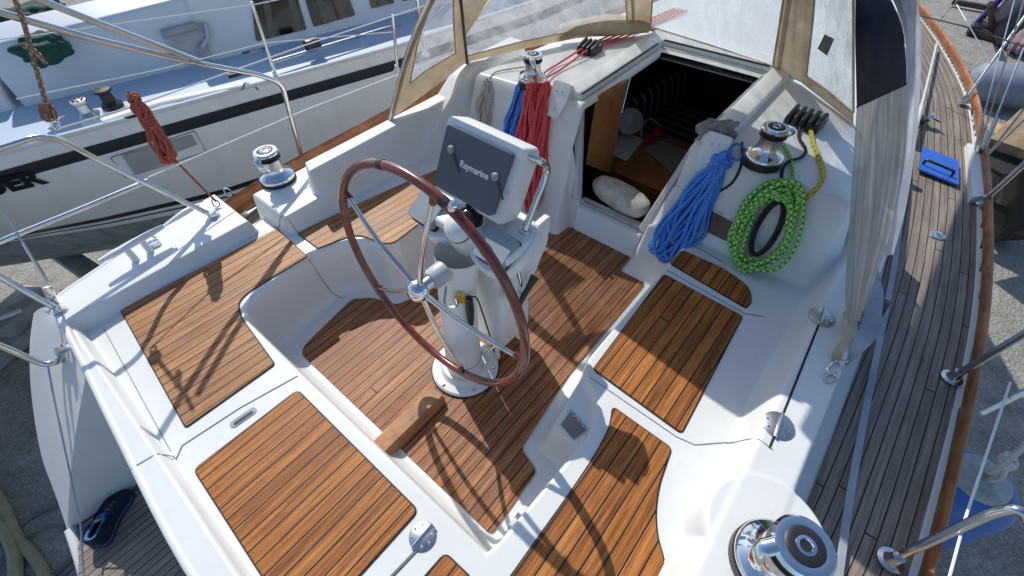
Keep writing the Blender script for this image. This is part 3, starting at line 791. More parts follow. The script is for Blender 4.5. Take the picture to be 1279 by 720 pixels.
o = cushion(P0 + Vector((0, 0, -.26)) + wdt * .05, P1 + Vector((0, 0, -.26)) + wdt * .05, sp_, "seat_cushion"); tag(o, "dark striped seat cushion lying flat below deck", "cushion")
# plate leaning, and the red kitchen tool
pp = at(787, 152, .12)
pl_ = MB().lathe([(0, 0), (.06, 0), (.075, .006), (.10, .014), (.102, .017), (.075, .010), (.06, .004), (0, .004)], pp, (-.75, -.35, .45), 28)
o = pl_.build("dinner_plate", plain("china", (.55, .50, .47), .25)); tag(o, "round white plate standing on edge beside the galley counter", "plate")
kt = empty("washing_up_brush", "red handled washing up brush lying across the steel sink", "brush")
a = at(806, 178, zg + .06); b = at(826, 158, zg + .1)
MB().tube([a, a.lerp(b, .5), b], [.009, .014, .018], seg=8).build("handle", REDP, kt)
MB().lathe([(.02, 0), (.04, .02), (.042, .05), (.0, .06)], at(818, 168, zg + .05), (.2, -.4, .6), 16).build("brush_head", REDP, kt)

# sack on the sill
def blob(c, r, rot, seed=1, n=26, amp=.12):
    rnd = random.Random(seed); rows = []
    ph = [rnd.uniform(0, 6.28) for _ in range(8)]
    for i in range(n + 1):
        t = PI * i / n; row = []
        for k in range(n * 2):
            a = PI * k / n
            d = Vector((math.cos(t), math.sin(t) * math.cos(a), math.sin(t) * math.sin(a)))
            s = 1 + amp * (math.sin(3 * d.x + ph[0] + 2 * d.y) * math.cos(4 * d.z + ph[1]) + .5 * math.sin(9 * d.y + 5 * d.x + ph[2]) + .35 * math.sin(14 * d.x - 9 * d.z + ph[3]))
            e = Vector((math.copysign(abs(d.x) ** .75, d.x) * r[0], math.copysign(abs(d.y) ** .8, d.y) * r[1], math.copysign(abs(d.z) ** .8, d.z) * r[2])) * s
            row.append(tuple(Vector(c) + rot @ e))
        row.append(row[0]); rows.append(row)
    return MB().grid(rows[::-1])
sa, sb = at(742, 232, .27), at(800, 268, .27); c = (sa + sb) / 2; d = sb - sa
rot = Matrix.Rotation(math.atan2(d.y, d.x), 3, 'Z')
o = blob((c.x + .05, c.y, .265), (.215, .092, .066), rot, 4, amp=.028).build("cloth_sack", SACKC, ang=80); tag(o, "crumpled off-white cloth sack lying on the companionway sill", "sack")
# ================================================================== steering pedestal, wheel, plotter
def sub(name, parent):
    o = bpy.data.objects.new(name, None); COL.objects.link(o); o.parent = parent; o.empty_display_size = .05; return o
ped = sub("steering_pedestal", yacht)
PX = .745
MB().lathe([(.168, .010), (.168, .022), (.160, .030), (.125, .034), (.112, .048), (.108, .06)], (PX, 0, 0), seg=48).build("base_plate", WHITEP, ped)
MB().lathe([(.174, .0095), (.174, .014), (.168, .016)], (PX, 0, 0), seg=48).build("base_gasket", RUBBER, ped)
for a in (.6, 1.9, 3.1, 4.2, 5.3):
    MB().lathe([(.009, 0), (.009, .004), (.004, .006), (0, .006)], (PX + .147 * math.cos(a), .147 * math.sin(a), .030), seg=10).build("bolt", STEEL, ped)
col = MB(); rows = []
for z, r, sx in [(.05, .092, 0), (.12, .088, .002), (.3, .083, .01), (.5, .080, .025), (.62, .081, .04), (.70, .088, .055), (.78, .10, .08)]:
    rows.append([(PX + sx + r * math.cos(a), r * 1.02 * math.sin(a), z) for a in [2 * PI * k / 40 for k in range(41)]])
col.grid(rows[::-1]); col.build("column", WHITEP, ped)
MB().tube([(PX + .0885 * math.cos(a) + .002, .0905 * math.sin(a), .13) for a in [2 * PI * k / 40 for k in range(40)]], .0025, seg=6, closed=True).build("collar_seam", GREYP, ped)
# box casing in front of the column
cs = MB(); cs.box((1.00, -.01, .45), (.22, .25, .66), bev=.03, seg=3); cs.build("pedestal_casing", WHITEP, ped)
# console tray
pitch = Matrix.Rotation(math.radians(-24), 3, 'Y')
tray = MB(); b = [(.13, -.25), (.155, -.17), (.15, .17), (.13, .25), (.02, .27), (-.09, .245), (-.125, .16), (-.10, .07), (-.06, .04), (-.06, -.04), (-.10, -.07), (-.125, -.16), (-.09, -.245), (.02, -.27)]
rp = round_poly(b, .035, 4)
TRAY = Matrix.Translation((.90, 0, .845)) @ pitch.to_4x4()
tray.prism([(p.x, p.y) for p in rp], -.05, .0, bev=.012, seg=3, mat=TRAY)
tray.build("instrument_console", WHITEP, ped)
ub = MB(); ub.box((.95, 0, .765), (.20, .28, .12), rot=pitch, bev=.04, seg=3); ub.build("console_housing", WHITEP, ped)
for y in (.185, -.175):
    p = MB(); m4 = TRAY @ Matrix.Translation((-.03, y, .040)) @ Matrix.Rotation(-.10, 4, 'Y'); q4 = round_poly([(.062, -.066), (.062, .066), (-.062, .066), (-.062, -.066)], .016, 4)
    p.prism([(a.x, a.y) for a in q4], -.028, .026, bev=.010, seg=3, mat=m4); pd = p.build("instrument_pod", GREYP, ped)
    r_ = MB(); q5 = round_poly([(.066, -.068), (.066, .068), (-.066, .068), (-.066, -.068)], .016, 4); r_.prism([(a.x, a.y) for a in q5], -.028, -.012, bev=.003, mat=m4); r_.build("pod_gasket", BLACK, pd)
cax = TRAY.to_3x3() @ Vector((-.25, 0, 1))
cp = MB().lathe([(.092, -.06), (.088, -.03), (.078, 0), (.076, .012), (.068, .028), (.063, .045), (.051, .065), (.030, .078), (0, .082)], TRAY @ Vector((-.025, 0, .030)), cax, 36).build("compass", WHITEP, ped)
MB().lathe([(.066, .0), (.066, .008), (.060, .010)], TRAY @ Vector((-.033, 0, .062)), cax, 36).build("compass_ring", BLACK, cp)
MB().lathe([(.050, .0), (.044, .025), (.025, .04), (0, .045)], TRAY @ Vector((.012, -.020, .068)), TRAY.to_3x3() @ Vector((.7, -.3, 1)), 24).build("compass_glass", GLASSD, cp)
# plotter pod
TL, TR, BR, BL = Vector((1.0, .15, 1.185)), Vector((1.0, -.15, 1.178)), Vector((.905, -.125, .965)), Vector((.905, .17, .972))
ctr = (TL + TR + BR + BL) / 4; xd = (TR - TL); yd = (TL - BL); yd.y = 0
NP = frame_mat(ctr, xd, yd)
pod = sub("chart_plotter", yacht)
hb = MB()
fr_ = round_poly([(-.170, -.138), (.176, -.138), (.186, .142), (-.162, .142)], .02, 4)
bk_ = round_poly([(-.16, -.125), (.165, -.125), (.175, .135), (-.15, .135)], .03, 4)
n_ = len(fr_)
vv = [NP @ Vector((p.x, p.y, -.004)) for p in fr_] + [NP @ Vector((p.x * 1.012, p.y * 1.012, -.016)) for p in fr_] + [NP @ Vector((p.x, p.y, -.09)) for p in fr_] + [NP @ Vector((p.x, p.y, -.125)) for p in bk_]
ff = []
for L_ in range(3):
    for k in range(n_): ff.append([L_ * n_ + (k + 1) % n_, L_ * n_ + k, (L_ + 1) * n_ + k, (L_ + 1) * n_ + (k + 1) % n_])
ff.append(list(range(n_))); ff.append([3 * n_ + k for k in range(n_)][::-1])
hb.add(vv, ff); hb.build("housing", WHITEP, pod)
inv = NP.inverted(); s4 = [(inv @ p).xy for p in (TL, TR, BR, BL)]
cvp = round_poly([(p.x, p.y) for p in s4], .014, 4)
cv = MB().prism([(p.x, p.y) for p in cvp], -.002, .020, bev=.008, seg=3, mat=NP).build("screen_cover", SCREEN, pod)
def on_scr(px, py, h=.0205):
    A = NP @ Vector((0, 0, h)); return onpl(px, py, A, A + xd, A + yd)
for (kx, ky) in ((564, 187), (619, 221)):
    p = on_scr(kx, ky); z = NP.to_3x3() @ Vector((0, 0, 1))
    MB().lathe([(.015, 0), (.015, .006), (.010, .011), (0, .012)], p, z, 20).build("clip", GREYP, cv)
    dn = on_scr(kx + 12, ky + 36, .0205); l = MB(); l.tube([p + z * .001, p.lerp(dn, .8) + z * .001], [.012, .004], seg=8, flat=.25, up=z); l.build("clip_groove", plain('groove_dark', (.045, .05, .065), .6), cv)
tp = on_scr(592, 213, .0208); a_, b_ = on_scr(573, 204), on_scr(609, 222)
text("brand_lettering", "Raymarine", .032, INKW, frame_mat(tp, b_ - a_, yd), cv, .0006, .0006)
MB().box(NP @ Vector((.02, -.128, .006)), (.012, .02, .006), bev=.001).build("release_tab", BLACK, pod)
# stainless guard loop around the plotter
ga = [ony(656, 287, -.205), ony(670, 250, -.205), ony(683, 212, -.205)]
g1 = [ga[0], ga[1], ga[2], Vector((ga[2].x - .06, -.19, ga[2].z + .07)), Vector((ga[2].x - .07, .0, ga[2].z + .08)), Vector((ga[2].x - .06, .19, ga[2].z + .07)), Vector((ga[2].x, .205, ga[2].z)), Vector((ga[1].x, .205, ga[1].z)), Vector((ga[0].x, .205, ga[0].z))]
MB().tube(catmull(g1, 8), .0135, seg=12).build("guard_rail", STEEL, ped)
for y in (-.205, .205): MB().lathe([(.024, 0), (.022, .008), (.014, .010)], (ga[0].x, y, ga[0].z - .008), seg=18).build("guard_foot", STEEL, ped)
# console deck below the guard feet
gx, gz = ga[0].x, ga[0].z
dk = MB(); dk.box((gx - .06, 0, gz - .03), (.20, .50, .045), bev=.015, seg=3); dk.build("guard_bracket", WHITEP, ped)
wg = MB(); wg.prism([(p.x, p.y) for p in round_poly([(-.12, 0), (.12, .0), (.10, -.14), (-.02, -.30), (-.13, -.34)], .02, 3)], -.012, .012, bev=.004, mat=frame_mat((1.03, -.19, gz - .04), (1, 0, 0), (0, 0, 1)))
wg.build("side_web", WHITEP, ped)
# throttle lever
lv = sub("throttle", yacht)
p0 = ony(640, 372, -.185)
MB().lathe([(.048, 0), (.045, .018), (.034, .03), (0, .032)], p0, (0, -1, 0), 24).build("boss", WHITEP, lv)
a, b = ony(648, 380, -.22), ony(668, 346, -.24)
MB().tube([a + Vector((-.01, 0, -.02)), a, a.lerp(b, .5), b], [.013, .016, .013, .020], seg=10, flat=.6).build("lever", BLACK, lv)
MB().tube([ony(646, 338, -.2), ony(650, 356, -.2)], .011, seg=10).build("shaft", CHROME, lv)
# label, plug, wiring, post on the base plate
lb = ony(571, 375, 0); lbp = Vector((PX - .082, .005, .5))
def on_col(px, py, r=.082, cx=PX + .02):
    d = ray(px, py); ox, oy = EYE.x - cx, EYE.y; A = d.x ** 2 + d.y ** 2; B = ox * d.x + oy * d.y; Cc = ox * ox + oy * oy - r * r
    t = (-B - math.sqrt(max(0, B * B - A * Cc))) / A; return EYE + d * t
lab = [on_col(px, py, .086) for px, py in [(567, 368), (579, 366), (580, 379), (568, 381)]]
MB().add([p for p in lab], [[0, 1, 2, 3]]).build("warning_label", YELLOW, ped)
for k in range(3):
    t0 = .25 + .25 * k; e1 = lab[0].lerp(lab[3], t0).lerp(lab[1].lerp(lab[2], t0), .15); e2 = lab[0].lerp(lab[3], t0).lerp(lab[1].lerp(lab[2], t0), .8)
    nn = (lab[1] - lab[0]).cross(lab[3] - lab[0]).normalized(); nn = nn if nn.dot(EYE - lab[0]) > 0 else -nn
    MB().tube([e1 + nn * .001, e2 + nn * .001], .0016, seg=4).build("label_print", INK, ped)
c1 = on_col(586, 372, .100); c2 = on_col(588, 405, .096)
MB().tube([c1, c1.lerp(c2, .4), c2], [.014, .019, .013], seg=10).build("plug_socket", BLACK, ped)
MB().tube(catmull([c1, on_col(595, 372, .13), on_col(603, 392, .15), on_col(612, 420, .15)], 6), .0035, seg=6).build("cable", BLACK, ped)
ps = at(622, 446, .04)
MB().tube([ps, ps + Vector((0, 0, .16))], .013, seg=10).build("speed_post", WHITEP, ped)
MB().tube([ps + Vector((0, 0, .12)), Vector((PX + .05, -.09, .16))], .008, seg=8).build("post_bracket", STEEL, ped)

# ------------------------------------------------------------------ the wheel
wheel = sub("steering_wheel", yacht)
WC = Vector((.632, -.012, .757)); WR = .474
wu = Vector((0, 1, 0)); wv = Vector((.05, 0, 1)).normalized(); wn_ = wu.cross(wv)
pts = [WC + (wu * math.cos(a) + wv * math.sin(a)) * WR for a in [2 * PI * k / 96 for k in range(96)]]
MB().tube(pts, .0165, seg=14, closed=True).build("rim", MAHOG, wheel)
hubp = WC + Vector((-.035, 0, 0))
MB().lathe([(.030, -.02), (.042, -.01), (.045, .012), (.038, .03), (.022, .042), (0, .046)], hubp, (-1, 0, .03), 28).build("hub", CHROME, wheel)
MB().tube([WC + Vector((-.02, 0, 0)), WC + Vector((.10, 0, 0))], .026, seg=20).build("shaft", STEEL, wheel)
sh = MB(); sh.lathe([(.034, 0), (.043, .012), (.043, .07)], WC + Vector((.022, 0, 0)), (1, 0, 0), 28); sh.build("brake_knob", plain("light_grey", (.48, .49, .50), .4), wheel)
MB().tube(catmull([WC + Vector((.05, -.05, -.02)), WC + Vector((.0, -.09, -.05)), WC + Vector((.02, -.13, -.05)), WC + Vector((.05, -.10, -.03))], 6), .005, seg=8).build("brake_lever", STEEL, wheel)
wpl = (WC, WC + wu, WC + wv)
angs = []
for px, py in [(437, 247), (541, 248), (474, 360), (577, 463), (640, 440)]:
    e = onpl(px, py, *wpl) - WC; angs.append(math.atan2(e.dot(wv), e.dot(wu)))
for a in angs:
    d = wu * math.cos(a) + wv * math.sin(a); e = WC + d * (WR - .012); s_ = hubp + d * .03
    MB().tube(catmull([s_, s_.lerp(e, .45) + Vector((-.012, 0, 0)), e], 8), [.0115 - .003 * k / 16 for k in range(17)], seg=10).build("spoke", STEEL, wheel)
    MB().tube([e - d * .03, e], .0125, seg=10).build("spoke_ferrule", MAHOG, wheel)
for a in (angs[1] + .09, angs[1] - .5, 2.3):
    i = [WC + (wu * math.cos(a + k * .012) + wv * math.sin(a + k * .012)) * WR for k in range(-2, 3)]
    MB().tube(i, .0178, seg=14).build("rim_band", BLACK if a != 2.3 else MAHOG, wheel)
a = angs[1] + .16; c = WC + (wu * math.cos(a) + wv * math.sin(a)) * (WR + .018)
MB().lathe([(.016, -.012), (.018, 0), (.012, .014), (0, .016)], c, wu * math.cos(a) + wv * math.sin(a), 16).build("king_spoke_cap", CHROME, wheel)

# ================================================================== winches and clutches
def winch(x, y, z, s, arm=0.0, hs=1.0):
    w = sub("winch", yacht)
    o = (x, y, z)
    f = lambda P: [(r * s, h * s * hs) for r, h in P]
    MB().lathe(f([(1.0, 0), (1.02, .06), (1.02, .34), (.98, .38)]), o, seg=40).build("base", BLACK, w)
    MB().lathe(f([(.98, .37), (1.0, .40), (.99, .50), (.93, .56), (.80, .64), (.66, .74), (.58, .86), (.55, .95)]), o, seg=48).build("skirt", CHROME, w)
    MB().lathe(f([(.55, .94), (.53, 1.05), (.53, 1.34), (.57, 1.46)]), o, seg=64, flute=.012).build("drum", STEELR, w)
    MB().lathe(f([(.57, 1.45), (.68, 1.49), (.68, 1.53), (.58, 1.60), (.58, 1.63), (.68, 1.70), (.68, 1.74), (.60, 1.77)]), o, seg=40).build("self_tailer", BLACK, w)
    c = MB().lathe(f([(.62, 1.75), (.69, 1.77), (.70, 1.83), (.64, 1.90), (.47, 1.93), (.44, 1.92)]), o, seg=44).build("top_cap", CHROME, w)
    MB().lathe(f([(.45, 1.915), (.42, 1.935), (.24, 1.945), (.22, 1.94)]), o, seg=36).build("cap_ring", BLACK, c)
    MB().lathe(f([(.23, 1.93), (.22, 1.96), (.15, 1.97), (.12, 1.93), (0, 1.90)]), o, seg=24).build("socket", CHROME, c)
    d = Vector((math.cos(arm), math.sin(arm), 0)); e = Vector((-d.y, d.x, 0)); O = Vector(o)
    m = MB(); m.tube(catmull([O + (d * .62 + Vector((0, 0, 1.86 * hs))) * s, O + (d * .95 + e * .1 + Vector((0, 0, 1.72 * hs))) * s, O + (d * 1.0 + e * .32 + Vector((0, 0, 1.40 * hs))) * s, O + (d * .80 + e * .4 + Vector((0, 0, 1.18 * hs))) * s], 6), [.20 * s] * 6 + [.17 * s] * 6 + [.13 * s] * 7, seg=10, flat=.55)
    m.build("feeder_arm", CHROME, w)
    return w
pw = at(347, 222, .47)
winch(pw.x, pw.y, hz(pw.x, pw.y), .100, 3.6, 1.15)
winch(.640, -1.368, .498, .108, 2.2, 1.12)
winch(2.165, .690, hz(2.165, .69) + .002, .084, 3.7, 1.12)
winch(2.165, -.690, hz(2.165, -.69) + .002, .087, -.9, 1.12)

def clutches(c, yaw, n, pitchw=.034):
    t = sub("rope_clutch", yacht); r = Matrix.Rotation(yaw, 3, 'Z')
    for i in range(n):
        y = (i - (n - 1) / 2) * pitchw
        b = MB(); b.box(Vector(c) + r @ Vector((0, y, .022)), (.135, .028, .044), rot=r, bev=.006)
        k = b.build("clutch_body", BLACK if n > 3 else GREYP, t)
        l = MB(); l.box(Vector(c) + r @ Vector((-.012, y, .055)), (.115, .022, .022), rot=r @ Matrix.Rotation(-.18, 3, 'Y'), bev=.007); l.build("clutch_lever", BLACK, k)
        l = MB(); l.box(Vector(c) + r @ Vector((.03, y, .052)), (.03, .023, .018), rot=r, bev=.004); l.build("lever_mark", STEELR, k)
pc = at(716, 62, .775); clutches((2.78, .685, hz(2.78, .685)), .06, 4)
clutches((2.66, -.735, hz(2.66, -.735)), -.08, 5, .036)

# ================================================================== ropes (each its own thing)
def hank(name, mat, top, bot, width, n, r, up, seed, topw=.35, thick=.03, wrap=None, m=None, swirl=0.0):
    rnd = random.Random(seed); top = Vector(top); bot = Vector(bot); up = Vector(up).normalized()
    ax = (top - bot); L = ax.length; axn = ax / L; side = axn.cross(up).normalized(); nrm = side.cross(axn).normalized()
    if nrm.dot(up) < 0: nrm = -nrm
    mid = (top + bot) / 2; m = m or MB()
    for i in range(n):
        w = width * rnd.uniform(.25, 1.05); off = (i / max(1, n - 1)) * thick; LL = L * rnd.uniform(.84, 1.06); sh = rnd.uniform(-.6, .6) * width * .42; f1, f2, f3 = rnd.uniform(0, 6), rnd.uniform(0, 6), rnd.uniform(.3, 1.1)
        p = []
        for k in range(22):
            t = 2 * PI * k / 22; c_, s_ = math.cos(t), math.sin(t)
            wf = topw + (1 - topw) * (.5 - .5 * c_)
            q_ = mid + axn * (c_ * LL / 2) + side * ((s_ * w / 2 + sh * (.5 - .5 * c_)) * wf) + nrm * (r + off + .5 * r * math.sin(3 * t + i) + rnd.uniform(-.15, .15) * r)
            q_ = q_ + side * (rnd.uniform(-.3, .3) * r + f3 * r * 1.6 * math.sin(2 * t + f1) + r * math.sin(5 * t + f2)) + nrm * r * f3 * (1 + math.sin(3 * t + f2))
            for _ in range(40):
                if q_.z >= hz(q_.x, q_.y) + r * .9: break
                q_ = q_ + up * .005
            p.append(q_)
        m.tube(catmull(p, 4, True), r, seg=8, closed=True)
    if wrap:
        t0, nw, rw = wrap
        c = top - axn * L * t0; p = []
        for k in range(nw * 14):
            a = 2 * PI * k / 14; p.append(c - axn * (k / 14) * r * 1.9 + side * math.cos(a) * rw + nrm * (math.sin(a) * (thick * .5 + r * 1.6) + thick * .5 + r))
        m.tube(p, r, seg=8)
    return m
def rope(m, pts, r, n=6, **k): return m.tube(catmull(pts, n), r, seg=8, **k)
UPB = Vector((-.75, 0, .66))
bk = lambda px, py, l=.012: on_bulk(px, py, l)
# red hank on the port bulkhead with its tails from the clutches
m = hank("", None, bk(673, 102, .02), bk(661, 238, .02), .20, 13, .0088, UPB, 3, topw=.35, thick=.085, wrap=(.03, 2, .040))
hank("", None, bk(690, 108, .02), bk(668, 262, .02), .12, 8, .0088, UPB, 5, topw=.5, thick=.075, m=m)
rope(m, [(2.70, .66, .80), bk(705, 84, .015), bk(692, 92, .015), bk(678, 100, .03)], .006)
rope(m, [(2.72, .70, .80), bk(697, 80, .015), bk(684, 88, .02), bk(672, 98, .03)], .006)
tag(m.build("rope_coil", ROPE_RED), "long red rope hank hanging beside the companionway under the port winch", "rope coil")
m = hank("", None, bk(664, 96, .02), bk(640, 180, .02), .11, 9, .0065, UPB, 8, topw=.5, thick=.045)
o_ = tag(m.build("rope_coil", ROPE_BLUE), "short blue and black rope hank behind the red one on the port bulkhead", "rope coil")
mb = MB(); P = [bk(668, 92, .05), bk(650, 112, .05), bk(636, 160, .045), bk(640, 172, .045), bk(660, 130, .05), bk(668, 100, .05)]
mb.tube(catmull(P, 6, True), .0055, seg=8, closed=True); mb.tube(catmull([bk(650, 92, .03), bk(660, 88, .05), bk(668, 96, .05), bk(655, 98, .04)], 6, True), .0055, seg=8, closed=True)
mb.build("lashing", ROPE_BLK, o_)
m = hank("", None, bk(611, 100, .015), bk(606, 158, .015), .11, 9, .0068, UPB, 12, topw=.6, thick=.03)
rope(m, [bk(611, 98, .02), bk(620, 90, .012), bk(640, 86, .012), bk(655, 84, .02)], .005)
tag(m.build("rope_coil", ROPE_WHT), "small off-white flecked rope hank hanging left of the dark bulkhead window", "rope coil")
# blue hank to starboard
m = hank("", None, bk(912, 190, .02), bk(826, 318, .02), .20, 14, .0088, UPB, 21, topw=.36, thick=.06, wrap=(.05, 2, .045))
hank("", None, bk(900, 200, .02), bk(845, 300, .02), .24, 4, .0085, UPB, 23, topw=.3, thick=.05, m=m)
rope(m, [bk(905, 192, .03), bk(920, 180, .03), bk(930, 188, .02), bk(922, 200, .02), bk(912, 196, .03)], .006)
o_ = tag(m.build("rope_coil", ROPE_BLUE), "long blue rope hank hanging to the right of the companionway", "rope coil")
mb = MB(); rope(mb, [bk(927, 178, .02), bk(926, 205, .012), bk(915, 228, .01), bk(898, 240, .01)], .006); rope(mb, [bk(893, 180, .015), bk(886, 195, .012), bk(880, 205, .02)], .005)
mb.build("tail", ROPE_BLK, o_)
# green coil
m = MB(); rnd = random.Random(31)
cA, cB = bk(982, 235, .03), bk(935, 330, .03); mid = (cA + cB) / 2; axn = (cA - cB); L = axn.length; axn.normalize(); side = axn.cross(UPB).normalized(); nrm = side.cross(axn).normalized()
if nrm.dot(UPB) < 0: nrm = -nrm
for i in range(10):
    p = []; LL = L * rnd.uniform(.86, 1.14); w = .22 * rnd.uniform(.78, 1.16); dz = .010 + .045 * rnd.random(); ox, oy = rnd.uniform(-.018, .018), rnd.uniform(-.022, .022); f1, f2 = rnd.uniform(0, 6), rnd.uniform(0, 6)
    for k in range(18):
        t = 2 * PI * k / 18
        q_ = mid + axn * (math.cos(t) * LL / 2 + oy) + side * (math.sin(t) * w / 2 * (1 - .12 * math.cos(t)) + ox) + nrm * (dz + .010 * math.sin(2 * t + f1)) + side * .010 * math.sin(3 * t + f2) + axn * .010 * math.sin(4 * t + f1)
        b_ = hz(q_.x, q_.y) + .012; q_.z = max(q_.z, b_); p.append(q_)
    m.tube(catmull(p, 4, True), .0098, seg=10, closed=True)
p0 = mid + axn * L * .47
for k in range(2):
    m.tube([p0 - axn * (.02 + k * .016) + side * math.cos(a) * .045 + nrm * (math.sin(a) * .035 + .03) for a in [2 * PI * j / 16 for j in range(16)]], .010, seg=8, closed=True)
rope(m, [bk(984, 238, .03), bk(990, 222, .012), bk(988, 200, .012), bk(979, 182, .012), bk(972, 176, .02)], .0075)
gco = tag(m.build("rope_coil", ROPE_GREEN), "round coil of bright green flecked rope on the starboard bulkhead", "rope coil")
mb = MB(); P = []
for k in range(16):
    t = 2 * PI * k / 16; q_ = mid + axn * (math.cos(t) * L * .34) + side * (math.sin(t) * .045) + nrm * .035; q_.z = max(q_.z, hz(q_.x, q_.y) + .01); P.append(q_)
mb.tube(catmull(P, 4, True), .008, seg=8, closed=True); mb.tube(catmull([p + side * .012 - nrm * .008 for p in P], 4, True), .008, seg=8, closed=True)
rope(mb, [bk(981, 236, .03), bk(976, 222, .012), bk(982, 204, .012), bk(1002, 196, .012), bk(1006, 186, .012), bk(998, 172, .012), bk(999, 158, .02)], .0072)
mb.build("inner_turns", ROPE_BLK, gco)
m = MB(); rope(m, [bk(1012, 158, .02), bk(1016, 180, .012), bk(1026, 205, .012), bk(1028, 222, .012), bk(1016, 240, .012), bk(1003, 252, .012), bk(992, 262, .03)], .011)
tag(m.build("rope", ROPE_YEL), "loose yellow rope running down from the starboard clutches to the green coil", "rope")
for i, (y, mat, nm) in enumerate([(.635, ROPE_RED, "red"), (.67, ROPE_RED, "red"), (.70, ROPE_WHT, "white"), (.735, ROPE_RED, "red")]):
    pass
m = MB()
for y in (.635, .669, .703, .737): m.tube([(2.85, y, hz(2.85, y) + .02), (3.15, y - .03, hz(3.15, y - .03) + .012), (3.9, y - .12, hz(3.9, y - .12) + .015)], .0055, seg=6)
tag(m.build("halyard_tails", ROPE_RED), "red control lines leading forward from the port rope clutches over the cabin top", "rope")
# rag by the starboard cabin winch
rp_ = bk(897, 166, .03)
o = blob((rp_.x + .0, rp_.y, rp_.z + .012), (.055, .085, .045), Matrix.Rotation(.5, 3, 'Z'), 9, n=24, amp=.3).build("rag", RAGC, ang=80); tag(o, "crumpled grey rag stuffed between the hatch slide and the starboard cabin winch", "rag")

# ================================================================== stern rails, stanchions, lifelines (port)
def rail(pts, r=.0135, f=.07, parent=yacht, name="pushpit_rail", mat=STEEL):
    return MB().tube(fillet(pts, f, 6), r, seg=14).build(name, mat, parent)
def foot(p, parent=yacht, r=.032):
    MB().lathe([(r, 0), (r, .004), (r * .6, .012), (r * .5, .03), (r * .45, .035)], p, seg=20).build("rail_foot", STEEL, parent)
yR = 1.80
base1 = at(378, 199, .29); 
r1 = [ony(-60, -2, 1.66), ony(0, 16, 1.68), ony(120, 50, 1.72), ony(240, 78, 1.75), ony(325, 94, 1.79), ony(352, 104, 1.80), ony(364, 150, (1.80 + base1.y) / 2), base1]
rail(r1, .0145, .06); foot((base1.x, base1.y, base1.z - .03))
r2 = [ony(30, -8, 1.70), ony(120, 28, 1.72), ony(246, 76, 1.755)]
rail(r2, .0145)
for px, py in ((240, 76), (247, 78)):
    c = ony(px, py, 1.752); MB().lathe([(.020, -.012), (.020, .012)], c, (r1[3] - r1[2]).normalized(), 16).build("rail_clamp", STEEL, yacht)
b3 = at(268, 271, .43)
r3 = [ony(-50, 200, 1.66), ony(0, 186, 1.66), ony(45, 171, 1.67), ony(72, 173, 1.68), ony(130, 204, 1.69), b3]
rail(r3, .0135, .08); foot((b3.x, b3.y, hz(b3.x, b3.y)))
r4 = [ony(-40, 322, 1.62), ony(0, 302, 1.63), ony(100, 262, 1.66), ony(185, 226, 1.69)]
rail(r4, .0125)
b5 = at(76, 389, .43); rail([ony(-60, 318, 1.56), ony(0, 346, 1.54), b5], .0135); foot((b5.x, b5.y, hz(b5.x, b5.y)))
b6 = at(79, 437, .405)
rail([ony(-60, 410, 1.4), ony(0, 432, 1.38), ony(55, 456, 1.34), ony(74, 452, 1.32), b6], .0135, .05); foot((b6.x, b6.y, hz(b6.x, b6.y)))
def wire(name, pts, r, mat=STEEL): return MB().tube(pts, r, seg=6).build(name, mat, yacht)
wire("lifeline", [ony(70, 162, 1.67), ony(158, 136, 1.74), ony(380, 57, 1.86), ony(540, 4, 1.9)], .0035, WHITEP)
wire("lifeline", [ony(185, 222, 1.69), ony(380, 138, 1.82), ony(490, 96, 1.87), ony(560, 70, 1.9)], .0035, WHITEP)
wire("stern_wire", [ony(60, 458, 1.34), ony(65, 485, 1.24), at(100, 650, -.2), at(105, 722, -.25)], .004, STEELR)
# backstay, turnbuckle, chainplate
ch = at(66, 380, .44)
bs0 = at(66, 376, .47); bs1 = at(58, 350, .56)
MB().box(ch.lerp(bs1, .35), (.035, .012, .10), rot=Matrix.Rotation(.35, 3, 'Y'), bev=.004).build("chainplate", STEEL, yacht)
tb1 = at(34, 312, .69)
dirn = (tb1 - bs1)
t_ = MB(); n_o = dirn.normalized().cross(Vector((1, 0, 0))).normalized()
for s_ in (-1, 1): t_.tube([bs1 + n_o * .012 * s_, tb1 + n_o * .012 * s_], .006, seg=8)
t_.tube([bs1 - dirn * .05, bs1 + dirn * .35], .006, seg=8); t_.tube([tb1 - dirn * .35, tb1 + dirn * .25], .006, seg=8)
t_.build("turnbuckle", STEEL, yacht)
MB().tube([tb1 + dirn * .2, tb1 + dirn * 45], .004, seg=6).build("backstay", STEELR, yacht)
# cleat, deck filler cap
ca, cb = at(124, 327, .515), at(204, 283, .515); cm = (ca + cb) / 2
cl = sub("mooring_cleat", yacht)
MB().tube([ca, ca.lerp(cb, .2), cm, ca.lerp(cb, .8), cb], [.013, .019, .021, .019, .013], seg=12, flat=.8).build("horn", WHITEP, cl)
for t in (.38, .62):
    p = ca.lerp(cb, t); MB().tube([(p.x, p.y, hz(p.x, p.y)), (p.x, p.y, p.z)], [.018, .013], seg=12).build("stem", WHITEP, cl)
p = at(191, 303, .445); MB().lathe([(.034, 0), (.034, .012), (.026, .016), (.024, .010), (0, .010)], (p.x, p.y, hz(p.x, p.y)), seg=24).build("filler_cap", CHROME, yacht)
MB().tube(catmull([(p.x - .02, p.y + .02, p.z + .02), (p.x, p.y + .03, p.z + .035), (p.x + .025, p.y - .01, p.z + .02)], 5), .004, seg=6).build("filler_chain", STEEL, yacht)
for px, py in [(268, 258), (283, 244)]:
    p = at(px, py, .44); MB().tube(catmull([p, p + Vector((.01, .02, .03)), p + Vector((.03, 0, .02)), p + Vector((.02, -.02, 0))], 5, True), .004, seg=6, closed=True).build("shackle", STEEL, yacht)

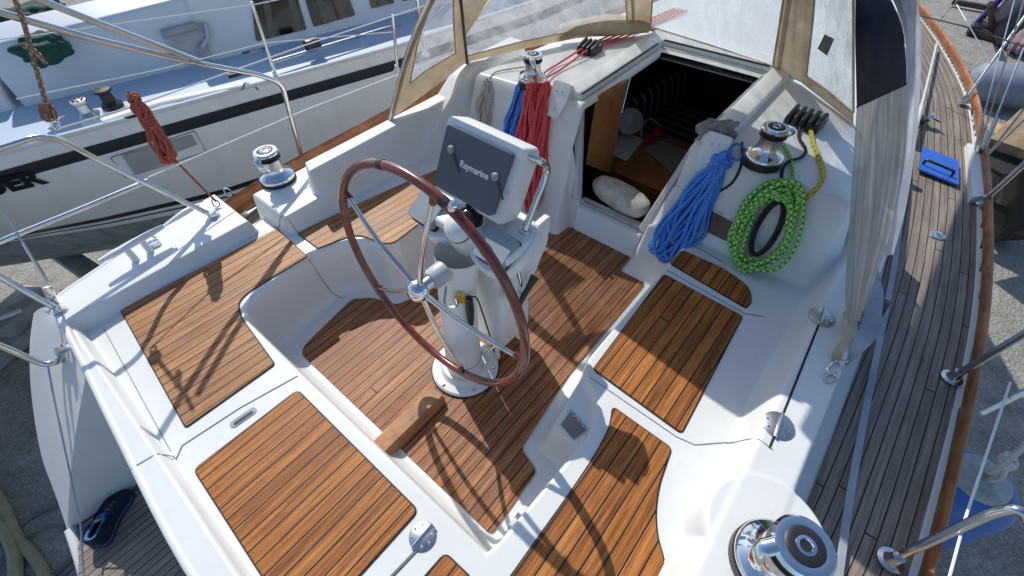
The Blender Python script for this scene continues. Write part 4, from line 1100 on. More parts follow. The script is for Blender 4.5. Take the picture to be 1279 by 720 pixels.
# starboard stanchions and lines
def stanch(bp, tp, r=.0135, name="stanchion"):
    s = sub(name, yacht); MB().tube(fillet([Vector(p) for p in [bp] + tp], .05, 6), r, seg=14).build("tube", STEEL, s)
    MB().lathe([(.040, 0), (.040, .004), (.026, .010), (.020, .03), (.018, .05)], bp, seg=24).build("foot", STEEL, s)
sb1 = at(1192, 474, .235); sb1.y += .01
d1 = at(1279, 418, .60); stanch(sb1, [d1, d1 + (d1 - sb1) * 1.2])
sb2 = at(1112, 700, .235)
stanch(sb2, [at(1240, 640, .62), at(1275, 634, .68), at(1300, 680, .62), at(1330, 800, .5)])
sb3 = at(1226, 254, .26); d3 = at(1285, 200, .62); stanch(sb3, [d3, d3 + (d3 - sb3) * .7])
sb4 = at(1204, 127, .30); d4 = at(1279, 22, .75); stanch(sb4, [d4, d4 + (d4 - sb4) * .6], .010)
p = at(1172, 294, .25); MB().lathe([(.036, 0), (.036, .004), (.030, .007), (0, .006)], (p.x, p.y, .246), seg=28).build("deck_filler", CHROME, yacht)
MB().box((p.x, p.y, .254), (.03, .006, .003), rot=Matrix.Rotation(.6, 3, 'Z'), bev=0).build("filler_slot", BLACK, yacht)
wire("lifeline", [at(1262, 478, .5), at(1205, 650, .5), at(1185, 724, .5)], .004, WHITEP)
rail([at(1226, 516, .4), at(1290, 485, .55)], .011, name="gate_tube")
# webbing jackline on the side deck
jl = [at(px, py, .250) for px, py in [(1046, 730), (1062, 620), (1080, 520), (1096, 440), (1112, 360), (1122, 300), (1133, 220), (1142, 150), (1148, 100)]]
jv = catmull(jl, 4); rows = []
for i, p in enumerate(jv):
    dd = (jv[min(i + 1, len(jv) - 1)] - jv[max(i - 1, 0)]).normalized(); sd = Vector((-dd.y, dd.x, 0)) * .013
    rows.append([p - sd, p + sd])
tag(MB().grid(rows).build("jackline", WHITEC), "flat pale webbing jackline lying along the starboard side deck", "webbing")
# genoa track with car
MB().box(at(1160, 120, .29), (1.3, .03, .02), rot=Matrix.Rotation(-.12, 3, 'Z'), bev=.003).build("genoa_track", STEELR, yacht) if False else None
m = MB(); P = [at(px, py, .34) for px, py in [(1170, 55), (1158, 105), (1146, 150), (1140, 168)]]; m.tube(catmull(P, 6), [.009] * 10 + [.016] * 9, seg=8)
tag(m.build("sheet", ROPE_PLAIN), "white sheet running aft along the starboard side deck from the shrouds", "rope")
car = sub("sheet_car", yacht)
c = at(1152, 150, .30); MB().box(c, (.10, .04, .03), bev=.008).build("car_body", BLACK, car)
MB().lathe([(.028, -.012), (.034, 0), (.028, .012)], c + Vector((0, -.03, .03)), (0, 1, .2), 20).build("sheave", CHROME, car)
MB().tube([c + Vector((.03, -.05, .02)), c + Vector((-.03, -.10, .03))], .008, seg=8).build("pin", CHROME, car)
# pale chock plate by the rail and a white locker lid, sky-blue shade put into its colour
ck = MB(); cc_ = [at(px, py, .275) for px, py in [(1206, 182), (1222, 186), (1238, 246), (1212, 250)]]
ck.prism([(p.x, p.y) for p in cc_], .222, .295, bev=.012, seg=3); ck.build("bulwark_chock", GEL, yacht)
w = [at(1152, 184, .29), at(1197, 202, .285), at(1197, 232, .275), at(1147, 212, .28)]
lid = quad_panel("deck_locker_lid", w, LIDSHADE, None, .005, .008); tag(lid, "thin white lid coloured by its blue shade, with black handle, lying on the starboard side deck", "lid")
h0, h1 = w[3].lerp(w[2], .1).lerp(w[0], .25), w[3].lerp(w[2], .75).lerp(w[1], .22); nn = (w[1] - w[0]).cross(w[3] - w[0]).normalized(); nn = nn if nn.z > 0 else -nn
MB().tube(fillet([h0 + nn * .01, h0 + nn * .04, h1 + nn * .04, h1 + nn * .01], .02, 4), .008, seg=8).build("handle", BLACK, lid)
cb_ = MB(); cb_.box(at(1130, 203, .36), (.05, .06, .08), bev=.008); cb_.build("side_cleat_block", BLACK, yacht)

# shrouds and turnbuckles on the starboard rail
for (bx, by), (tx, ty), r in [((1222, 190), (1246, 110), .004), ((1226, 192), (1279, 60), .005), ((1218, 186), (1262, 20), .004), ((1232, 196), (1300, 110), .006), ((1172, 28), (1205, -10), .004), ((1230, 198), (1300, 130), .004)]:
    b = at(bx, by, .30); t = at(tx, ty, .75); wire("shroud", [b, b + (t - b) * 3], r, STEELR)
for (px, py), (qx, qy) in [((1222, 190), (1232, 158)), ((1227, 190), (1245, 148))]:
    MB().tube([at(px, py, .30), at(qx, qy, .46)], .013, seg=10).build("shroud_turnbuckle", STEELR, yacht)
wire("forestay_line", [at(1195, 6, .8), at(1238, 80, .8)], .003, WHITEP)
wire("guard_wire", [at(1150, 20, .75), at(1204, 33, .78), at(1290, 62, .8)], .0045, BLACK)

# ------------------------------------------------------------------ boom with its sail cover (above the picture, shades the side deck)
bmx = sub("boom", yacht)
MB().tube([(1.72, 0, 1.98), (5.2, 0, 2.12)], .07, seg=16).build("spar", WHITEP, bmx)
m = MB(); rows = []
for i in range(25):
    t = i / 24; x = 1.80 + 3.2 * t; zb = 1.96 + .14 * t; hh = (.46 + .15 * t) * min(1, .45 + 6 * t)
    rows.append([(x, .13 * math.sin(a) * (1 - .3 * (math.cos(a) > .3)), zb + hh * (.5 + .5 * math.cos(a)) + .01 * math.sin(20 * t + 3 * a)) for a in [2 * PI * k / 16 for k in range(17)]])
m.grid(rows); m.build("sail_cover", NAVY, bmx, ang=80)
# ================================================================== sprayhood
hood = empty("sprayhood", "beige canvas sprayhood with clear plastic windows over the companionway, navy flap on its starboard side", "sprayhood")
def rake(px, py, c, k):
    best = None
    for i in range(1, 400):
        z = c.z + i * .004; p = at(px, py, z)
        if z > EYE.z - .05: break
        e = abs((c.x - p.x) - (z - c.z) * k)
        if best is None or e < best[0]: best = (e, p)
    return best[1]
def ext(c, p, zt): return c + (p - c) * ((zt - c.z) / max(.02, p.z - c.z))
c0 = at(487, 150, .60); c1 = at(584, 78, .745)
c1b = at(650, 62, .765); c1c = at(720, 48, .77); c2 = at(793, 42, .775); c2b = at(812, 38, .778)
c3 = at(972, 90, .775); c3b = at(1000, 103, .772); c4 = at(1066, 155, .745); c5 = Vector((1.50, -1.37, .55))
AR = [c0, Vector((1.60, 1.22, .87)), Vector((1.63, 1.06, 1.12)), Vector((1.69, .88, 1.36)), Vector((1.71, .58, 1.54)), Vector((1.68, 0, 1.62)),
      Vector((1.74, -.62, 1.58)), Vector((1.74, -.92, 1.42)), Vector((1.58, -1.12, 1.26)), Vector((1.54, -1.24, .98)), c5]
arch = catmull(AR, 6)
T1 = Vector((1.86, .93, 1.42)); T2 = Vector((2.62, .52, 1.56)); T3 = Vector((2.62, -.48, 1.56)); T4 = Vector((2.1, -.92, 1.45))
T2 = ext(c2, rake(791, 0, c2, .75), 1.50); T2b = ext(c2b, rake(815, 0, c2b, .75), 1.50)
T3 = ext(c3, rake(986, 0, c3, .75), 1.50); T3b = ext(c3b, rake(1010, 0, c3b, .75), 1.50)
T4 = onx(1066, -25, 2.45)
for t in (T2, T2b, T3, T3b): t.y = max(-.75, min(.75, t.y))
def patch(b0, b1, t0, t1, n=20, bulge=.02, uv=(0, 1), bfun=None, lfun=None, tfun=None):
    rows = []
    nb = (Vector(b1) - Vector(b0)).cross(Vector(t0) - Vector(b0)).normalized()
    for i in range(n + 1):
        v = i / n; r = []
        for j in range(n + 1):
            u = j / n
            bb = bfun(u) if bfun else Vector(b0).lerp(b1, u)
            tt = tfun(u) if tfun else Vector(t0).lerp(t1, u)
            p = bb.lerp(tt, v)
            if lfun: p = p + (lfun(v) - Vector(b0).lerp(t0, v)) * (1 - u)
            w = .006 * math.sin(9 * u + 5 * v) * math.sin(PI * u) * math.sin(PI * v)
            r.append(p + nb * (bulge * math.sin(PI * u) * math.sin(PI * v) + w))
        rows.append(r)
    return rows
def split(rows, name, l=.1, r=.1, b=.12, t=.1, vmat=None, cmat=None, corner=.06):
    n = len(rows) - 1; mv = MB(); mc = MB(); fv = []; fc = []
    V_ = [p for rr in rows for p in rr]
    for i in range(n):
        for j in range(n):
            u, v = (j + .5) / n, (i + .5) / n
            f = [i * (n + 1) + j, i * (n + 1) + j + 1, (i + 1) * (n + 1) + j + 1, (i + 1) * (n + 1) + j]
            ins = l < u < 1 - r and b < v < 1 - t
            (fv if ins else fc).append(f)
    def comp(fs):
        us = sorted({k for f in fs for k in f}); mp = {k: i for i, k in enumerate(us)}
        return [V_[k] for k in us], [[mp[k] for k in f] for f in fs]
    a = mv.add(*comp(fv)).build(name + "_window", vmat or VINYL, hood, ang=80)
    c = mc.add(*comp(fc)).build(name + "_canvas", cmat or CANVAS, hood, ang=80)
    # stitched welt between window and canvas
    iu = [j for j in range(n) if l < (j + .5) / n < 1 - r]; iv = [i for i in range(n) if b < (i + .5) / n < 1 - t]
    if iu and iv:
        j0, j1, i0, i1 = iu[0], iu[-1] + 1, iv[0], iv[-1] + 1
        loop = [rows[i0][j] for j in range(j0, j1)] + [rows[i][j1] for i in range(i0, i1)] + [rows[i1][j] for j in range(j1, j0, -1)] + [rows[i][j0] for i in range(i1, i0, -1)]
        MB().tube(fillet_closed(loop), .005, seg=6, closed=True).build(name + "_welt", CANVAS, c)
def fillet_closed(P): return catmull(P, 2, True)
afun = lambda v: arch[min(len(arch) - 1, int(round(v * 18)))] if v < 1 else arch[18]
def lf(v):
    x = v * 18; i = min(17, int(x)); return arch[i].lerp(arch[i + 1], x - i)
split(patch(c0, c1, arch[18], T1, lfun=lf, bulge=-.02), "side", l=.19, r=.16, b=.21, t=.08)
bf = lambda u: [c1, c1b, c1c, c2][min(2, int(u * 3))].lerp([c1, c1b, c1c, c2][min(2, int(u * 3)) + 1], u * 3 - min(2, int(u * 3)))
split(patch(c1, c2, T1, T2, bfun=bf, n=24, bulge=-.03), "front", l=.02, r=.05, b=.075, t=.06)
split(patch(c2b, c3, T2b, T3, n=24, bulge=-.04), "centre", l=.02, r=.05, b=.03, t=.06)
split(patch(c3b, c4, T3b, T4, n=20, bulge=-.02), "quarter", l=.10, r=.02, b=.08, t=.06)
# canvas webs between the windows
for a, b, c, d, nm in ((c2, c2b, T2, T2b, "seam_web"), (c3, c3b, T3, T3b, "seam_web")):
    rr = patch(a, b, c, d, n=10, bulge=0); MB().grid(rr).build(nm, CANVAS, hood, ang=80)
    MB().tube([a.lerp(c, k / 8) + Vector((-.012, 0, .004)) for k in range(9)], .011, seg=8).build("zip_flap", CANVAS, hood)
# starboard side: aged clear panel with navy flap and white binding
SPL = ((2.83, -.95, .75), (1.5, -1.36, .55), (1.55, -1.13, 1.27))
def spts(P): return [onpl(px, py, *SPL) for px, py in P]
def ribbon(la, lb, n=22, m=14, wav=.012):
    A = catmull(spts(la), n); B = catmull(spts(lb), n); k = min(len(A), len(B)); rows = []
    for i in range(k):
        a = A[int(i * (len(A) - 1) / (k - 1))]; b = B[int(i * (len(B) - 1) / (k - 1))]
        rows.append([a.lerp(b, j / m) + Vector((0, 1, .3)) * wav * math.sin(j / m * 17 + i * .05 + math.sin(i * .1)) * math.sin(PI * j / m) for j in range(m + 1)])
    return rows
def ribbon2(A, B, n=16, m=14, wav=.012):
    A = catmull(A, n); B = catmull(B, n); k = min(len(A), len(B)); rows = []
    for i in range(k):
        a = A[int(i * (len(A) - 1) / (k - 1))]; b = B[int(i * (len(B) - 1) / (k - 1))]
        rows.append([a.lerp(b, j / m) + Vector((-.5, 1, .3)) * wav * math.sin(PI * min(1, 1.0 * i / (k - 1))) * math.sin(j / m * 15 + i * .05 + 1.5 * math.sin(i * .07)) * math.sin(PI * j / m) for j in range(m + 1)])
    return rows
LE = [onx(1069, -40, 2.20), onx(1068, 40, 2.26), onx(1069, 90, 2.30), onx(1070, 134, 2.32)]
LC = [LE[3], onx(1066, 200, 2.26), onx(1060, 290, 2.02), onx(1056, 360, 1.78), onx(1058, 405, 1.62)]
RE = spts([(1092, -40), (1122, 20), (1131, 70), (1132, 105)])
rg = ribbon2(LC, spts([(1132, 104), (1129, 190), (1116, 270), (1099, 330), (1074, 400)]))
MB().grid(rg, [[(i / len(rg), j / 14) for j in range(15)] for i in range(len(rg))]).build("side_clear_panel", VINYLG, hood, ang=80)
MB().grid(ribbon2(LE, RE, wav=.006)).build("navy_flap", NAVY, hood, ang=80)
MB().grid(ribbon2(spts([(1094, -40), (1124, 20), (1132, 72), (1132, 105), (1129, 190), (1116, 270), (1104, 320)]), spts([(1140, -40), (1150, 30), (1151, 75), (1149, 120), (1142, 195), (1131, 262), (1116, 318)]), wav=.008)).build("white_binding", WHITEC, hood, ang=80)
rl = []
MB().tube(catmull([LE[3], LE[3].lerp(RE[3], .5), RE[3]], 6), .004, seg=6).build("seam_piping", NAVY, hood)
# roof
fa_ = [T1, T2, T2b, T3, T3b]
rows = []
roofA = arch[18:18 + 24]
n = 16
for j in range(n + 1):
    u = j / n
    a = arch[18 + int(round(u * (len(arch) - 1 - 18 - 15)))] if False else catmull([arch[18], AR[4], AR[5], Vector((1.70, -.3, 1.61)), AR[6]], 4)[j]
    x = u * (len(fa_) - 1); i = min(len(fa_) - 2, int(x)); b = Vector(fa_[i]).lerp(fa_[i + 1], x - i)
    rows.append([a.lerp(b, k / 8) + Vector((0, 0, .05 * math.sin(PI * k / 8))) for k in range(9)])
MB().grid(rows).build("roof_canvas", CANVAS, hood, ang=80)
MB().tube(arch[:33], .0115, seg=10).build("hoop", STEEL, hood)
MB().tube([p + Vector((.005, 0, .002)) for p in arch[:30]], .022, seg=8, flat=.5).build("edge_binding", CANVAS, hood)
# zip, strut and strap at the port corner
MB().tube([c1.lerp(T1, k / 6) + Vector((-.015, -.012, 0)) for k in range(7)], .009, seg=8).build("zip", BLACK, hood)
s0 = at(580, 45, .85); s1 = ext(s0, at(612, 0, .98), 1.3)
MB().tube([s0, s1], .010, seg=6, flat=.4).build("strap", BLACK, hood)
MB().tube([c1 + Vector((-.02, -.01, 0)), s0], .009, seg=8).build("hoop_foot", STEEL, hood)
mc = MB(); fl = [onpl(px, py, c1, c2, T2) for px, py in [(570, -10), (581, 44), (612, -5)]]; mc.add([p + Vector((-.02, -.02, 0)) for p in fl], [[0, 1, 2]]); mc.build("canvas_gusset", CANVAS, hood)
# rolled canvas along the coachroof by the port front window
rA, rB = at(700, 44, .79), at(812, 40, .80)
rw = []
for i in range(25):
    t = i / 24; c = rA.lerp(rB, t); rr = .075 * (math.sin(PI * min(1, .12 + t * .8)) ** .5)
    rw.append([c + Vector((-.02, 0, rr * .75)) + Vector((math.cos(a) * rr, .35 * math.cos(a) * rr, math.sin(a) * rr * .8 * (1 + .12 * math.sin(9 * t + 2 * a)))) for a in [2 * PI * k / 14 for k in range(15)]])
MB().grid(rw).build("rolled_canvas", CANVAS, hood, ang=80)
# dark base strip in front, corner tab, black sticker on the quarter window
MB().tube([c2b + Vector((0, 0, .006)), c2b.lerp(c3, .5) + Vector((.02, 0, .008)), c3 + Vector((0, 0, .006))], .02, seg=8, flat=.4).build("base_strip", CANVAS, hood)
nq = (c4 - c3b).cross(T3b - c3b).normalized()
st = [onpl(px, py, c3b, c4, T3b) for px, py in [(1030, 43), (1042, 49), (1033, 70), (1021, 61)]]
mc = MB(); mc.add([p + (EYE - p).normalized() * .035 for p in st], [[0, 1, 2, 3]]); mc.build("black_sticker", BLACK, hood, smooth=False)
# strap with snap hook holding the aft corner
e0, e1, e2 = spts([(1066, 385)])[0], at(1050, 420, .54), at(1046, 452, .505)
r_ = [];
for k in range(9):
    t = k / 8; p = e0.lerp(e1, t) if t < .5 else e1.lerp(e2, (t - .5) * 2); p = e0.lerp(e2, t) + Vector((0, .01 * math.sin(t * 9), .02 * math.sin(PI * t))); w_ = .022 - .008 * t; r_.append([p + Vector((-.02, w_, 0)), p, p + Vector((.02, -w_, 0))])
MB().grid(r_).build("corner_strap", CANVAS, hood, ang=80)
MB().tube([e2 + Vector((-.02, .02, .005)), e2 + Vector((.02, -.025, .005))], .006, seg=8).build("strap_bar", STEEL, hood)
hk = [e2, e2 + Vector((-.03, -.015, .01)), e2 + Vector((-.07, .0, .0)), e2 + Vector((-.06, .02, 0)), e2 + Vector((-.02, .012, .01))]
MB().tube(catmull(hk, 6, True), .005, seg=8, closed=True).build("snap_hook", STEEL, hood)
sh_ = [e2 + Vector((-.07, .0, 0)), e2 + Vector((-.09, -.02, .005)), e2 + Vector((-.12, 0, -.002)), e2 + Vector((-.10, .02, .004))]
MB().tube(catmull(sh_, 6, True), .005, seg=8, closed=True).build("shackle", STEELR, hood)
# white pouch with black lettering and black buckle outside the coaming
pg = [at(px, py, .52) for px, py in [(1090, 330), (1100, 372), (1094, 425), (1074, 442), (1062, 430), (1066, 390)]]
rows = []
c = sum(pg, Vector()) / len(pg)
pch = MB(); rp = round_poly([(p.x, p.y) for p in pg], .04, 5)
pch.prism([(p.x, p.y) for p in rp], .42, .545, bev=.03, seg=4)
o = pch.build("lifeline_pouch", WHITEC, ang=70); tag(o, "white fabric pouch with black lettering hanging outside the starboard coaming", "pouch")
ta, tb_ = at(1068, 418, .546), at(1079, 380, .546); text("pouch_lettering", "FACTOR", .030, INK, frame_mat(ta.lerp(tb_, .5), tb_ - ta, Vector((0, 0, 1)).cross(tb_ - ta)), o, .0006)
MB().box(at(1097, 386, .50), (.11, .05, .05), rot=Matrix.Rotation(-.1, 3, 'Z'), bev=.012).build("buckle", BLACK, o)
# ================================================================== neighbouring yacht
nb = empty("moored_yacht", "grey hulled yacht with dark stripe and black lettering standing alongside to port", "yacht")
NBT = NT("neighbour_topsides")
def _nbt():
    t = NBT; tc = t.n("TexCoord").outputs['Object']
    st = t.noise(t.n("Mapping", {'Vector': tc, 'Scale': (9, 2, .5)}).outputs[0], 1.0, 5, .65); bl = t.noise(tc, 1.6, 5, .6); fn = t.noise(tc, 30, 3)
    c = t.mix(t.math('MULTIPLY', t.ramp(st, [(.5, (0, 0, 0)), (.75, (1, 1, 1))]), .25), (.86, .86, .85), (.56, .54, .50))
    c = t.mix(t.math('MULTIPLY', t.ramp(bl, [(.5, (0, 0, 0)), (.75, (1, 1, 1))]), .3), c, (.56, .56, .55))
    t.P(Base_Color=c, Roughness=t.math('MULTIPLY_ADD', fn, .2, .28)); t.bump(bl, .05, .03)
_nbt(); NBT = NBT.m
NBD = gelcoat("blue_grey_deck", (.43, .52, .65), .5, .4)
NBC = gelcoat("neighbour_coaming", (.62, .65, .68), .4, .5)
SX = [-4.5, -3, -1.5, -.3, 1.08, 2.95, 5.0, 7.5, 10.5]
SY = [4.75, 4.52, 4.26, 3.95, 3.56, 3.05, 2.72, 2.62, 3.4]
BX = [-4.5, -3, -1.5, -.75, .02, .9, 3.0, 5.0, 7.5, 10.5]
BY = [6.6, 6.0, 5.35, 4.86, 4.35, 3.86, 3.18, 2.82, 2.75, 3.5]
def nby(x, z):
    a = float(np.interp(x, SX, SY)); b = float(np.interp(x, BX, BY)); t = (.10 - z) / .9
    return a + (b - a) * (max(0, t) ** 1.5 if t > 0 else t * .15)
NX = list(np.linspace(-4.5, 10.5, 61))
def nbrow(z, off=0.0): return [(x, nby(x, z) - off, z) for x in NX]
MB().grid([nbrow(z) for z in (.24, .18, .1, 0, -.15, -.3, -.45, -.6, -.72, -.85, -.95)]).build("hull", NB_WHITE and NBT, nb)
MB().grid([nbrow(.105, .005), nbrow(.06, .006), nbrow(.005, .005)]).build("sheer_stripe", plain("stripe_black", (.016, .020, .030), .35), nb)
MB().grid([nbrow(-.735, .005), nbrow(-.80, .005)]).build("boot_stripe", plain("boot_black", (.016, .018, .026), .4), nb)
MB().grid([nbrow(-.85, .005), nbrow(-.872, .005)]).build("boot_stripe", plain("boot_black_b", (.016, .018, .026), .4), nb)
AF = plain("antifouling", (.27, .27, .28), .8, var=.3)
MB().grid([nbrow(-.95, -.002)] + [[(x, y + a, z) for x, y, _ in nbrow(-.95)] for a, z in ((.25, -1.3), (.8, -1.7), (1.5, -1.9))]).build("hull_bottom", AF, nb)
MB().tube([(x, nby(x, .2) - .01, .235) for x in NX], .022, seg=8).build("rail_edge", NB_WHITE, nb)
def off(x, d, z): return (x, float(np.interp(x, SX, SY)) + d, z)
ZD = .17
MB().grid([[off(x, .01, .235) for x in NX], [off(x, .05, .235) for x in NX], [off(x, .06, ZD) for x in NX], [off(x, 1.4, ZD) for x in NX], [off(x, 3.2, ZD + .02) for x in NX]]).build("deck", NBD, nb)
# cabin and cockpit coaming
A, B = at(33, 133, ZD), at(320, 63, ZD); dv = (B - A).normalized(); inn = Vector((-dv.y, dv.x, 0)); inn = inn if inn.y > 0 else -inn
UPV = Vector((0, 0, 1))
def cabp(s, d, z): return A + dv * s + inn * d + UPV * (z - ZD)
Ls = (at(262, 78, ZD) - A).length
cm = MB()
def wall(s0, s1, h0, h1, depth, lean=.08):
    P = [cabp(s0, 0, ZD - .02), cabp(s1, 0, ZD - .02), cabp(s1, lean, h1), cabp(s0, lean, h0), cabp(s1, depth, h1 + .06), cabp(s0, depth, h0 + .06), cabp(s0, depth, ZD), cabp(s1, depth, ZD)]
    b = bmesh.new(); vs = [b.verts.new(p) for p in P]
    for f in ([0, 1, 2, 3], [3, 2, 4, 5], [0, 3, 5, 6], [2, 1, 7, 4]): b.faces.new([vs[k] for k in f])
    bmesh.ops.bevel(b, geom=[e for e in b.edges if len(e.link_faces) == 2], offset=.03, segments=3, profile=.5, affect='EDGES')
    cm.bm(b)
wall(-.02, Ls + .05, .64, .72, .40, .05)
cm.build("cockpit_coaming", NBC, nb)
cm = MB(); wall(Ls, 9, .95, 1.0, 2.2, .14); cm.build("cabin", NB_WHITE, nb)
cm = MB(); wall(-.7, -.08, .45, .45, .55, .03); wall(-2.6, -1.2, .42, .42, 1.9, .03); cm.build("stern_seat", NB_WHITE, nb)
cpl = (cabp(Ls, 0, ZD), cabp(Ls + 1, 0, ZD), cabp(Ls, .14, .95))
def cab_quad(name, P, mat, lift=.012, **k):
    w = [onpl(px, py, *cpl) + (EYE - onpl(px, py, *cpl)).normalized() * lift for px, py in P]
    return quad_panel(name, w, mat, nb, **k)
for P in ([(312, -12), (366, -22), (383, 37), (320, 52)], [(374, -24), (424, -34), (444, 19), (392, 34)], [(455, -30), (486, -36), (492, 4), (464, 11)], [(498, -30), (520, -36), (526, -4), (503, 2)]):
    w = cab_quad("cabin_window", P, GLASSD, th=.005)
    for t in (.25, .8):
        a = onpl(P[0][0] + (P[1][0] - P[0][0]) * t, P[0][1] + (P[1][1] - P[0][1]) * t, *cpl); b = onpl(P[3][0] + (P[2][0] - P[3][0]) * t, P[3][1] + (P[2][1] - P[3][1]) * t, *cpl)
        mq = MB(); e = (EYE - a).normalized() * .019; mq.add([a + e, a + dv * .07 + e, b + dv * .06 + e, b + e], [[0, 1, 2, 3]]); mq.build("curtain", CURTAIN, w, smooth=False)
P = [(302, 66), (335, 58), (341, 86), (310, 93)]
lk = cab_quad("rope_locker", P, plain("locker_dark", (.09, .085, .08), .7, var=.3), .016, th=.004, r=.006)
m = MB(); cc = onpl(326, 75, *cpl); e = (EYE - cc).normalized()
for k in range(5): m.tube([cc + e * .04 + dv * (.02 * k - .05) + dv * .05 * math.cos(a) + UPV * .10 * math.sin(a) for a in [2 * PI * j / 16 for j in range(16)]], .007, seg=6, closed=True)
m.build("line_bundle", ROPE_PLAIN, lk)
vpl = (cabp(0, 0, ZD), cabp(1, 0, ZD), cabp(0, .05, .64))
w = [onpl(px, py, *vpl) + Vector((0, -.012, 0)) for px, py in [(200, 42), (254, 28), (264, 78), (214, 66)]]
pk = quad_panel("canvas_pocket", w, plain("grey_canvas", (.42, .43, .43), .85, var=.2), nb, .01, .02)
MB().tube([w[0].lerp(w[1], .02) + Vector((0, -.03, .0)), w[0].lerp(w[1], .8) + Vector((0, -.03, 0))], .035, seg=10).build("rolled_flap", plain("grey_canvas_b", (.36, .37, .38), .85), pk)
MB().tube([w[1].lerp(w[2], .0) + Vector((0, -.03, 0)), w[1].lerp(w[2], .35) + Vector((0, -.03, 0)), w[1].lerp(w[2], .55) + Vector((-.08, -.02, 0))], .022, seg=8).build("pocket_strap", plain("grey_canvas_c", (.5, .51, .52), .85), pk)
# hull plate, lettering
def hullp(px, py):
    d = ray(px, py).normalized(); t = 1.0
    for _ in range(3000):
        p = EYE + d * t
        if p.y >= nby(p.x, p.z) - .006: return p
        t += .004
    return p
w = [hullp(px, py) for px, py in [(152, 194), (239, 168), (252, 190), (168, 217)]]
pp_ = quad_panel("hull_hatch", w, gelcoat("hull_hatch_grey", (.40, .41, .42), .4, .4), nb, .004, .01)
w2 = [hullp(px, py) for px, py in [(138, 197), (243, 164), (258, 190), (156, 222)]]
MB().tube(w2, .006, seg=6, closed=True).build("hull_hatch_edge", GREYP, pp_)
ta, tb_ = hullp(-18, 239), hullp(44, 224); up_ = hullp(20, 215) - hullp(26, 240)
text("hull_lettering", "DER", .205, INK, frame_mat(ta.lerp(tb_, .5) + (EYE - ta).normalized() * .012, tb_ - ta, up_), nb, .002, .010)
# its winches, stanchions, lifelines, cleats
for px, py, s in ((114, 148, .072), (142, 134, .082)):
    p = at(px, py, .20); w = sub("winch", nb)
    MB().lathe([(s * 1.5, -.05), (s * 1.2, -.02), (s * 1.05, 0)], p, seg=20).build("winch_pad", NB_WHITE, w)
    MB().lathe([(s, 0), (s, .03), (s * .6, .06), (s * .55, .12), (s * .8, .135), (s * .8, .155), (0, .16)], p, seg=24).build("winch_drum", STEELR if s < .08 else BLACK, w)
    for k in range(7):
        a = k * .9; MB().lathe([(s * .14, .16), (s * .1, .163), (0, .163)], p + Vector((s * .5 * math.cos(a), s * .5 * math.sin(a), 0)), seg=8).build("winch_hole", BLACK, w) if s < .08 else None
def nbst(b, t):
    s = sub("stanchion", nb); b = Vector(b); t = Vector(t); MB().tube([b, t], .014, seg=8).build("post", STEEL, s)
    MB().lathe([(.04, 0), (.035, .02), (.02, .04), (.018, .07)], b, seg=14).build("foot", NB_WHITE, s)
for (bx, by), (tx, ty) in (((497, 91), (490, 18)), ((346, 99), (314, 2)), ((532, 70), (521, 0))):
    b = at(bx, by, .22); c = onpl(tx, ty, b, b + dv, b + UPV); nbst(b, c)
def nwire(P, r=.004, mat=WHITEP): MB().tube([at(px, py, z) for px, py, z in P], r, seg=6).build("lifeline", mat, nb)
nwire([(20, 124, .52), (200, 87, .52), (331, 54, .52), (494, 40, .52)]); nwire([(-20, 52, .78), (60, 42, .8), (318, 6, .82), (491, -30, .82)])
# flat white rubbing bar and grab rail on its deck
MB().tube([at(128, 152, .25), at(200, 128, .25), at(305, 106, .25)], .05, seg=8, flat=.4).build("deck_edge_bar", NB_WHITE, nb)
MB().tube(fillet([at(302, 112, .24), at(306, 104, .32), at(318, 108, .32), at(322, 112, .24)], .03), .010, seg=8).build("mooring_cleat", STEEL, nb)
MB().tube([at(150, 150, .24), at(185, 140, .26)], .012, seg=8).build("fairlead", BLACK, nb)
p = at(285, 96, .26); MB().tube([p, p + dv * .12], .022, seg=8).build("deck_block", BLACK, nb)
MB().tube([at(340, 78, .26), at(420, 54, .26), at(500, 30, .26)], .015, seg=6).build("deck_track", STEELR, nb)
p = at(390, 55, .3); MB().box(p, (.16, .08, .10), bev=.02).build("track_block", BLACK, nb)
# green covers on the neighbour's coaming
o = blob(tuple(at(54, 62, .60)), (.17, .12, .10), Matrix.Rotation(.3, 3, 'Z'), 5, amp=.2).build("winch_cover", GREENC, ang=80); tag(o, "small dark green cloth bundle lying on the grey yacht's cockpit corner", "cover")
o = blob(tuple(at(18, 30, .62)), (.45, .20, .12), Matrix.Rotation(-.2, 3, 'Z'), 8, amp=.18).build("sail_cover", GREENC, ang=80); tag(o, "long dark green folded cover behind the grey yacht's cockpit coaming", "cover")
MB().box(cabp(-.05, .62, .56), (.9, .12, .06), rot=Matrix.Rotation(math.atan2(dv.y, dv.x), 3, 'Z'), bev=.015).build("cockpit_locker_edge", NB_WHITE, nb)
MB().box(cabp(.35, .95, .50), (1.4, .5, .10), rot=Matrix.Rotation(math.atan2(dv.y, dv.x), 3, 'Z'), bev=.03).build("cockpit_seat", GELG, nb)

